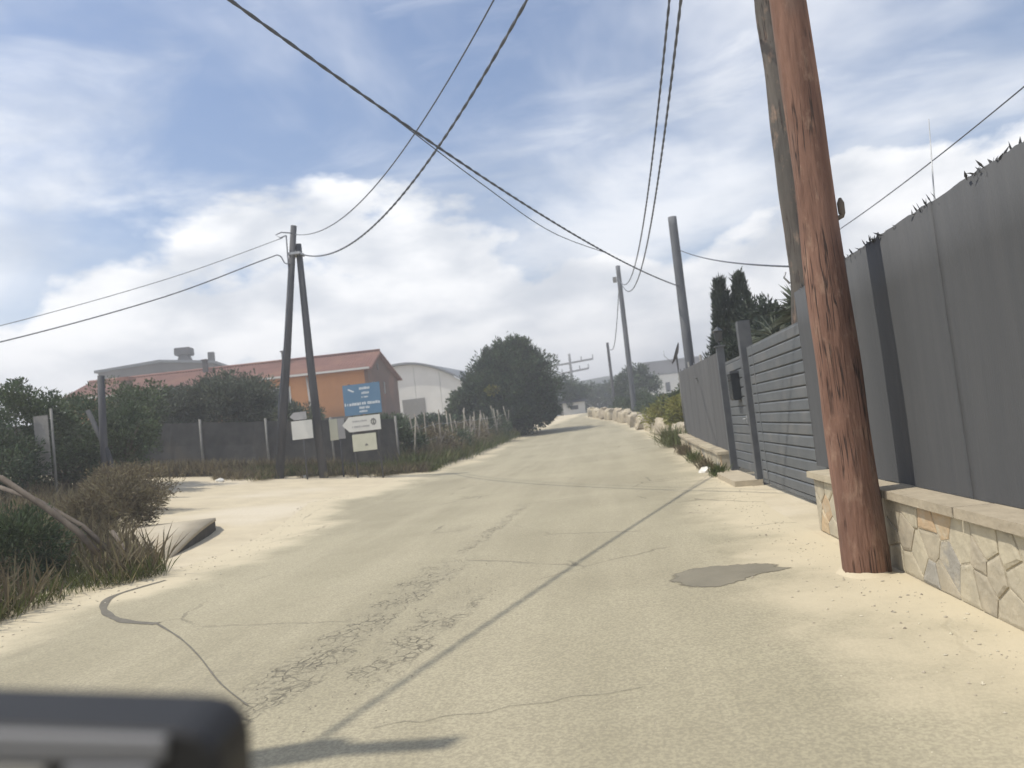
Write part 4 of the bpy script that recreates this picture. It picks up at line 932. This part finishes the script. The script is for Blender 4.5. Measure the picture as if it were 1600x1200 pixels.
# ---------------------------------------------------------------- satellite dish and aerials
sdh = empty('satellite_dish', (2.98, 28.2, zg(2.98, 28.2)), 'dark satellite dish on a mast at the end of the far screen fence', 'satellite dish')
def dish():
    M_ = Matrix.Translation((-.05, -.1, 3.35)) @ Matrix.Rotation(math.radians(-97), 4, 'Z') @ Matrix.Rotation(math.radians(68), 4, 'X')
    vs = []; n = 24; rings = 5
    for j in range(rings + 1):
        r = .36 * j / rings
        for k in range(n): vs.append(M_ @ Vector((r * math.cos(2 * PI * k / n), r * 1.15 * math.sin(2 * PI * k / n), -.09 * (1 - (j / rings) ** 2))))
    fs = [(j * n + k, j * n + (k + 1) % n, (j + 1) * n + (k + 1) % n, (j + 1) * n + k) for j in range(rings) for k in range(n)]
    nv = len(vs); vs += [v + (M_.to_3x3() @ Vector((0, 0, -.015))) for v in vs]; fs += [tuple(q + nv for q in f[::-1]) for f in fs]
    MB().add(vs, fs, True).build('reflector', 'pole_dark', sdh, fix=False)
    MB().tube([(0, 0, -.1), (0, 0, 3.3)], .03, 8).build('mast', 'post_pale', sdh)
    MB().tube([M_ @ Vector((0, -.38, -.02)), M_ @ Vector((0, -.2, .35)), M_ @ Vector((0, 0, .42))], .012, 6).build('feed_arm', 'steel', sdh)
dish()
a = empty('aerial', (3.9, 10.2, zg(3.9, 10)), 'small crossed television aerial above the fence behind the brown pole', 'aerial')
MB().tube([(0, 0, 0), (0, 0, 3.38)], .014, 6).build('mast', 'steel', a)
for z, l in ((3.12, .16), (3.2, .10)): MB().tube([(-l, -l * .3, z), (l, l * .3, z)], .008, 5).build('element', 'steel', a)
MB().tube([(4.02, 9.0, 0), (4.0, 9.0, 3.2), (4.08, 9.0, 4.35)], [.012, .010, .004], 6).build('whip_aerial', 'steel'); tag(bpy.data.objects['whip_aerial'], 'thin whip aerial rising above the dark screen fence', 'aerial')

# ---------------------------------------------------------------- buildings
def house():
    # local frame: +x along the ridge toward the gable, +y away from the viewer
    rz = math.radians(6.5); ox, oy = -17.6, 60.0; g = zg(ox, oy)
    root = empty('house', (ox, oy, g), 'orange-walled house with long red tiled roof and dark brick gable', 'house', rz=rz)
    hw = 7.2; L_ = 23.0; ze = 7.35 - g; zr = 8.85 - g; yF, yB = -hw + 3, hw + 3.2; yR = 0.0
    MB().box((-L_, yF, -.5), (-.25, yB, ze)).build('wall', 'wall_orange', root)
    MB().prism([(-.24, yF - .05, -.5), (-.24, yB + .05, -.5), (-.24, yB + .05, ze - .02), (-.24, yR, zr - .12), (-.24, yF - .05, ze - .02)], (.28, 0, 0)).build('gable_wall', 'wall_brick', root)
    def slope(y0, z0, y1, z1, name):
        b = MB(); n = 210; vs = []; amp = .035
        for i in range(n + 1):
            x = -L_ - .4 + (L_ + .85) * i / n; w = amp * (1 if i % 2 else -1)
            vs += [(x, y0, z0 + w), (x, y1, z1 + w)]
        nv = len(vs); fs = [(2 * i, 2 * i + 2, 2 * i + 3, 2 * i + 1) for i in range(n)]
        vs += [(x, y, z - .16) for x, y, z in vs]; fs += [tuple(q + nv for q in f[::-1]) for f in fs] + [(2 * i, 2 * i + 2, nv + 2 * i + 2, nv + 2 * i) for i in range(n)] + [(0, 1, nv + 1, nv), (2 * n, 2 * n + 1, nv + 2 * n + 1, nv + 2 * n)]
        return b.add(vs, fs).build(name, 'roof_red', root)
    k = (zr - ze) / (yR - yF); r1 = slope(yF - .7, ze - .7 * k + .12, yR, zr + .1, 'roof_slope')
    k2 = (zr - ze) / (yB - yR); slope(yR, zr + .095, yB + .5, ze - .5 * k2 + .1, 'roof_slope')
    MB().tube([(-L_ - .4, yR, zr + .14), (.4, yR, zr + .14)], .13, 8).build('ridge_tiles', 'roof_red', root)
    MB().box((-L_ - .3, yF - .78, ze - .24), (.3, yF - .66, ze - .10)).build('gutter', 'wall_white', root)
    for x in (-7.2, -13.6):
        c = MB().box((x - .16, yR - .9, zr - .3), (x + .16, yR - .55, zr + .75)); c.build('chimney', 'wall_grey', root); MB().box((x - .24, yR - .98, zr + .752), (x + .24, yR - .47, zr + .85)).build('chimney_cap', 'wall_grey', root)
    for x, w, z0, z1 in ((-6.6, 1.15, ze - 3.0, ze - .95), (-10.6, .9, ze - 2.4, ze - 1.1), (-15.4, .9, ze - 2.4, ze - 1.1)):
        wd = MB().box((x - w / 2 - .1, yF - .06, z0 - .1), (x + w / 2 + .1, yF - .003, z0)).box((x - w / 2 - .1, yF - .06, z1), (x + w / 2 + .1, yF - .003, z1 + .1)).box((x - w / 2 - .1, yF - .06, z0), (x - w / 2, yF - .003, z1)).box((x + w / 2, yF - .06, z0), (x + w / 2 + .1, yF - .003, z1)).build('window', 'wall_white', root)
        MB().box((x - w / 2, yF - .03, z0), (x + w / 2, yF - .004, z1)).build('pane', 'pane_dark', wd)
    MB().box((-7.95, yF - .10, ze - 3.0), (-7.28, yF - .06, ze - .9)).build('shutter', 'sign_shade', root)
    MB().tube([(-4.6, yF - .12, ze - .3), (-4.45, yF - .12, ze - 4)], .07, 8).build('downpipe', 'wall_white', root)
    MB().box((.045, 2.2, ze - 1.75), (.07, 2.9, ze - .75)).build('gable_window', 'pane_dark', root)
    MB().tube([(.05, .1, zr - 1.15), (.09, .1, zr - 1.15)], .28, 12).build('gable_vent', 'wall_grey', root)
    MB().box((-3.9, yF - 1.5, -.5), (-.6, yF - .2, 2.0)).build('lean_to', 'wall_grey', root)
house()
def warehouse():
    g = zg(-20, 85); root = empty('warehouse', (-22.0, 85, g), 'white warehouse with a curved barrel roof behind the brick gable', 'warehouse', rz=math.radians(-6))
    hw = 7.6; n = 20; z0 = 7.0 - g; rise = 3.15; arc = []
    for i in range(n + 1):
        x = -hw + 2 * hw * i / n; arc.append((x, z0 + rise * (1 - (x / hw) ** 2)))
    # panels of the front, each between two ribs
    xs_ = [-7.6, -4.6, -1.6, 1.4, 4.4, 7.6]
    for a, b in zip(xs_[:-1], xs_[1:]):
        top = [(x, 0, z0 + rise * (1 - (x / hw) ** 2) - .05) for x in np.linspace(b - .02, a + .02, 7)]
        MB().prism([(a + .02, 0, -.5), (b - .02, 0, -.5)] + top, (0, .2, 0)).build('front_panel', 'wall_white', root)
    vs = []; 
    for y in (-.5, 24):
        for x, z in arc: vs.append((x * 1.03, y, z))
        for x, z in arc: vs.append((x * 1.03, y, z + .22))
    m_ = n + 1; fs = []
    for i in range(n):
        fs += [(i, i + 1, m_ + i + 1, m_ + i), (2 * m_ + i, 3 * m_ + i, 3 * m_ + i + 1, 2 * m_ + i + 1), (m_ + i, m_ + i + 1, 3 * m_ + i + 1, 3 * m_ + i), (i, 2 * m_ + i, 2 * m_ + i + 1, i + 1)]
    MB().add(vs, fs).build('roof', 'roof_metal', root, fix=False)
    MB().box((hw - .1, .2, -.5), (hw + .05, 24, z0)).build('side_wall', 'wall_grey', root)
    MB().box((-.3, -.06, -.3), (2.4, -.003, 3.4)).build('door', 'post_pale', root)
    ext = MB().prism([(hw + .2, 2, -.5), (hw + 5, 2, -.5), (hw + 5, 2, 3.0), (hw + .2, 2, 5.6)], (0, 12, 0)); ext.build('side_shed', 'wall_grey', root)
warehouse()
def grey_building():
    g = zg(-55, 92); root = empty('industrial_building', (-55.0, 90, g), 'dark grey industrial building with a rooftop tank on the far left skyline', 'building', rz=math.radians(12))
    z = lambda v: v - g
    MB().prism([(-7.0, 0, 0), (7.0, 0, 0), (7.0, 0, z(14.0)), (0.6, 0, z(14.7)), (-7.0, 0, z(14.15))], (0, 12, 0)).build('wall', 'wall_grey', root)
    MB().prism([(-7.3, -.4, z(14.15)), (.6, -.4, z(14.72)), (7.3, -.4, z(14.0)), (7.3, -.4, z(14.3)), (.6, -.4, z(15.05)), (-7.3, -.4, z(14.45))], (0, 12.6, 0)).build('roof', 'roof_metal', root)
    MB().prism([(1.4, 3, z(14.4)), (3.6, 3, z(14.3)), (3.0, 3, z(15.8)), (2.0, 3, z(15.8))], (0, 1.5, 0)).build('tank_stand', 'wall_grey', root)
    MB().box((1.5, 2.6, z(15.8)), (3.5, 4.6, z(16.8)), bev=.1).build('tank', 'wall_grey', root)
    MB().box((6.2, 1, z(13.9)), (6.9, 1.7, z(15.6))).build('chimney', 'wall_grey', root)
    for x in (-5.6, -3.2, -.8): MB().box((x, -.05, z(9.8)), (x + 1.5, -.004, z(11.2))).build('window', 'pane_dark', root)
grey_building()
def small_house(name, x, y, w, d, h, roof, wallm, roofm, label, rz=0, z=None):
    g = zg(x, y) if z is None else z; r = empty(name, (x, y, g), label, 'building', rz=rz)
    MB().box((-w / 2, 0, -1.5), (w / 2, d, h)).build('wall', wallm, r)
    if roof: MB().prism([(-w / 2 - .3, -.3, h + .003), (-w / 2 - .3, d + .3, h + .003), (-w / 2 - .3, d / 2, h + roof)], (w + .6, 0, 0)).build('roof', roofm, r)
    else: MB().box((-w / 2 - .15, -.15, h + .003), (w / 2 + .15, d + .15, h + .25)).build('roof', roofm, r)
    for k in range(max(1, int(w / 3))):
        cx = -w / 2 + (k + .5) * w / max(1, int(w / 3)); MB().box((cx - .45, -.04, h * .45), (cx + .45, -.004, h * .75)).build('window', 'pane_dark', r)
    return r
small_house('shed', -3.0, 90, 2.6, 3.0, 1.5, .55, 'wall_white', 'pole_dark', 'small white-fronted shed at the end of the lane', .2)
small_house('white_house', 13.5, 150, 5.2, 6, 6.2, 0, 'wall_white', 'roof_metal', 'pale flat-roofed house on the right above the boulders', .1, 2.6)
small_house('white_house', 18.5, 158, 7, 6, 5.6, 0, 'wall_white', 'wall_white', 'second pale house partly hidden behind the satellite dish', -.1, 3.0)
small_house('grey_house', 21.0, 210, 16, 8, 12.5, 0, 'wall_grey', 'roof_metal', 'large grey block on the right skyline', 0, 3.0)
small_house('white_house', -.5, 170, 5.0, 5, 3.2, 0, 'wall_white', 'wall_white', 'bright white house low beneath the hill', 0, 4.2)
small_house('brick_chimney', -32.0, 48.5, .55, .55, 5.6, 0, 'wall_brick', 'roof_red', 'narrow reddish chimney stack at the left above the bushes', 0)
def pylon():
    g = 8.6; r = empty('power_pylon', (-6.6, 205, g), 'distant power pylon with wide crossarms beside the large tree', 'pylon')
    MB().tube([(0, 0, -4), (0, 0, 11.5)], [.5, .35], 6).build('mast', 'wall_grey', r)
    for z, l in ((9.0, 6.2), (6.6, 4.8)):
        MB().tube([(-l, 0, z - .4), (l, 0, z + .4)], .28, 6).build('crossarm', 'wall_grey', r)
        for k in (-1, -.5, .5, 1): MB().tube([(l * k, 0, z + .4 * k), (l * k, 0, z + 1.2 + .4 * k)], .14, 5).build('insulator', 'wall_grey', r)
pylon()

# ---------------------------------------------------------------- loose gravel along both edges of the asphalt, soil heaped at the pole
def gravel(n, fn, smin, smax, name, label, m):
    ico = [(0, 0, 1), (.9, 0, .3), (.28, .85, .3), (-.72, .53, .25), (-.72, -.53, .3), (.28, -.85, .25), (0, 0, -.4)]
    fc = [(0, 1, 2), (0, 2, 3), (0, 3, 4), (0, 4, 5), (0, 5, 1), (6, 2, 1), (6, 3, 2), (6, 4, 3), (6, 5, 4), (6, 1, 5)]
    b = MB()
    for _ in range(n):
        x, y = fn(); sc = smin + (smax - smin) * rng.random() ** 3; a = rng.uniform(0, 2 * PI); ca, sa = math.cos(a), math.sin(a); j = rng.uniform(.6, 1.3, 7); e = rng.uniform(.6, 1.3)
        z = zg(x, y) + .006
        b.add([(x + (p[0] * ca * e - p[1] * sa) * sc * j[i], y + (p[0] * sa * e + p[1] * ca) * sc * j[i], z + p[2] * sc * .7 * j[i]) for i, p in enumerate(ico)], fc)
    o = b.build(name, m, fix=False); return tag(o, label, 'gravel', kind='stuff')
mat('pebble', (.47, .42, .325), (.36, .325, .255), 3, .9, rnd=.35)
def right_edge():
    y = 3 + 20 * rng.random() ** 1.7; return lerp(RIGHT, y) + .35 - abs(rng.normal()) * .38, y
def left_edge():
    y = 5 + 14 * rng.random() ** 1.5; return lerp(LEFT, y) - .6 + abs(rng.normal()) * .5, y
def on_lane():
    return rng.uniform(-5, 1.8), 2.8 + 16 * rng.random() ** 1.6
def in_cracks():
    y = rng.uniform(3.6, 8.0); return -1.85 + rng.normal() * .22 + (y - 3.6) * .06 + (.42 if rng.random() < .4 else 0), y
gravel(1500, right_edge, .003, .015, 'gravel', 'loose pebbles along the right edge of the lane', 'pebble')
gravel(1000, left_edge, .003, .018, 'gravel', 'loose pebbles along the left edge of the lane', 'pebble')
gravel(1200, on_lane, .002, .007, 'gravel', 'fine grit scattered over the asphalt', 'pebble')
gravel(450, in_cracks, .003, .010, 'gravel', 'crumbled asphalt bits in the cracked wheel tracks', mat('crumb', (.20, .18, .14), (.30, .27, .21), 6, .9, rnd=.3))
mo = MB(); vs = [(1.83, 6.02, .07)]; nn = 28
for ring, (rr, zz) in enumerate(((.14, .04), (.205, .018), (.26, -.004))):
    for k in range(nn):
        a = 2 * PI * k / nn; q = rr * (1 + .16 * noise.noise(Vector((math.cos(a) * 1.7, math.sin(a) * 1.7, ring)))); vs.append((1.83 + q * math.cos(a) * .8 - .02, 6.02 + q * math.sin(a), zz + .012 * noise.noise(Vector((a * 2, ring, 3)))))
fs = [(1 + r_ * nn + k, 1 + r_ * nn + (k + 1) % nn, 1 + (r_ + 1) * nn + (k + 1) % nn, 1 + (r_ + 1) * nn + k) for r_ in range(2) for k in range(nn)]
tag(mo.add(vs, fs, True).build('soil_heap', 'sand'), 'low heap of sandy soil round the foot of the brown pole', 'soil', kind='stuff')

# ---------------------------------------------------------------- litter
for x, y, s, lab in ((-12.2, 23.0, .12, 'white scrap of litter on the sand at the side road'), (-9.9, 24.2, .1, 'white scrap of litter under the A-shaped pole'), (2.05, 16.6, .13, 'pale stone chunk at the foot of the far stone wall')):
    bm = bmesh.new(); bmesh.ops.create_icosphere(bm, subdivisions=2, radius=s)
    for v in bm.verts: v.co *= 1 + .5 * noise.noise(v.co * 14 + Vector((x, y, 0))); v.co.z *= .6
    me = bpy.data.meshes.new('litter'); bm.to_mesh(me); bm.free(); me.materials.append(MATS['litter']); o = bpy.data.objects.new('litter', me); COL.objects.link(o); o.location = (x, y, zg(x, y) + s * .3); tag(o, lab, 'litter')

# ---------------------------------------------------------------- the vehicle's own dark dashboard hood, close to the lens
def dashboard():
    root = empty('dashboard_hood', (-.3040, .4304, 1.1808), 'blurred black dashboard hood of the vehicle in the lower left corner', 'dashboard')
    root.rotation_euler = (math.radians(3.45), math.radians(6.3), math.radians(6.4))
    def pr(poly, y0, y1): return MB().prism([(x, y0, z) for x, z in poly], (0, y1 - y0, 0))
    def rounded(o):
        bv = o.modifiers.new('bevel', 'BEVEL'); bv.width = .004; bv.segments = 3; bv.limit_method = 'ANGLE'; return o
    rounded(pr([(-.30, -.20), (.080, -.20), (.079, -.05), (.0775, .018), (.074, .030), (.066, .038), (.054, .0405), (-.05, .0435), (-.30, .050)], -.05, .0).build('hood_shell', 'plastic_black', root))
    rounded(pr([(-.30, .030), (-.01, .026), (.050, .026), (.052, .0395), (-.05, .0425), (-.30, .049)], -.056, -.0503).build('lit_top_plate', 'plastic_grey', root))  # paler grey plate stands in for the hood's lit top surface
    rounded(pr([(-.16, .028), (-.012, .024), (-.008, .012), (-.04, .017), (-.12, .0245)], -.058, -.0503).build('painted_sheen_strip', 'plastic_glossy', root))  # pale colour paints in the reflection along the ledge
    rounded(pr([(-.002, .0255), (.046, .0255), (.042, -.002), (.004, -.004), (-.006, .010)], -.0575, -.0503).build('side_panel', 'plastic_grey', root))
    MB().box((-.5, -.2, -.34), (.95, .2, -.205), bev=.02).build('dashboard_top', 'plastic_black', root)
    return root
dash = dashboard()
# ---------------------------------------------------------------- haze
hv = bpy.data.materials.new('haze_air'); hv.use_nodes = True; hn = hv.node_tree.nodes; hn.remove(hn['Principled BSDF'])
pv = hn.new('ShaderNodeVolumePrincipled'); pv.inputs['Color'].default_value = (.93, .95, 1, 1); pv.inputs['Density'].default_value = HAZE; pv.inputs['Anisotropy'].default_value = .2
hv.node_tree.links.new(pv.outputs[0], hn['Material Output'].inputs['Volume'])
tag(MB().box((-400, -70, -3.0), (400, 640, 36)).build('haze', hv), 'thin pale haze over the lane', 'haze', kind='stuff')
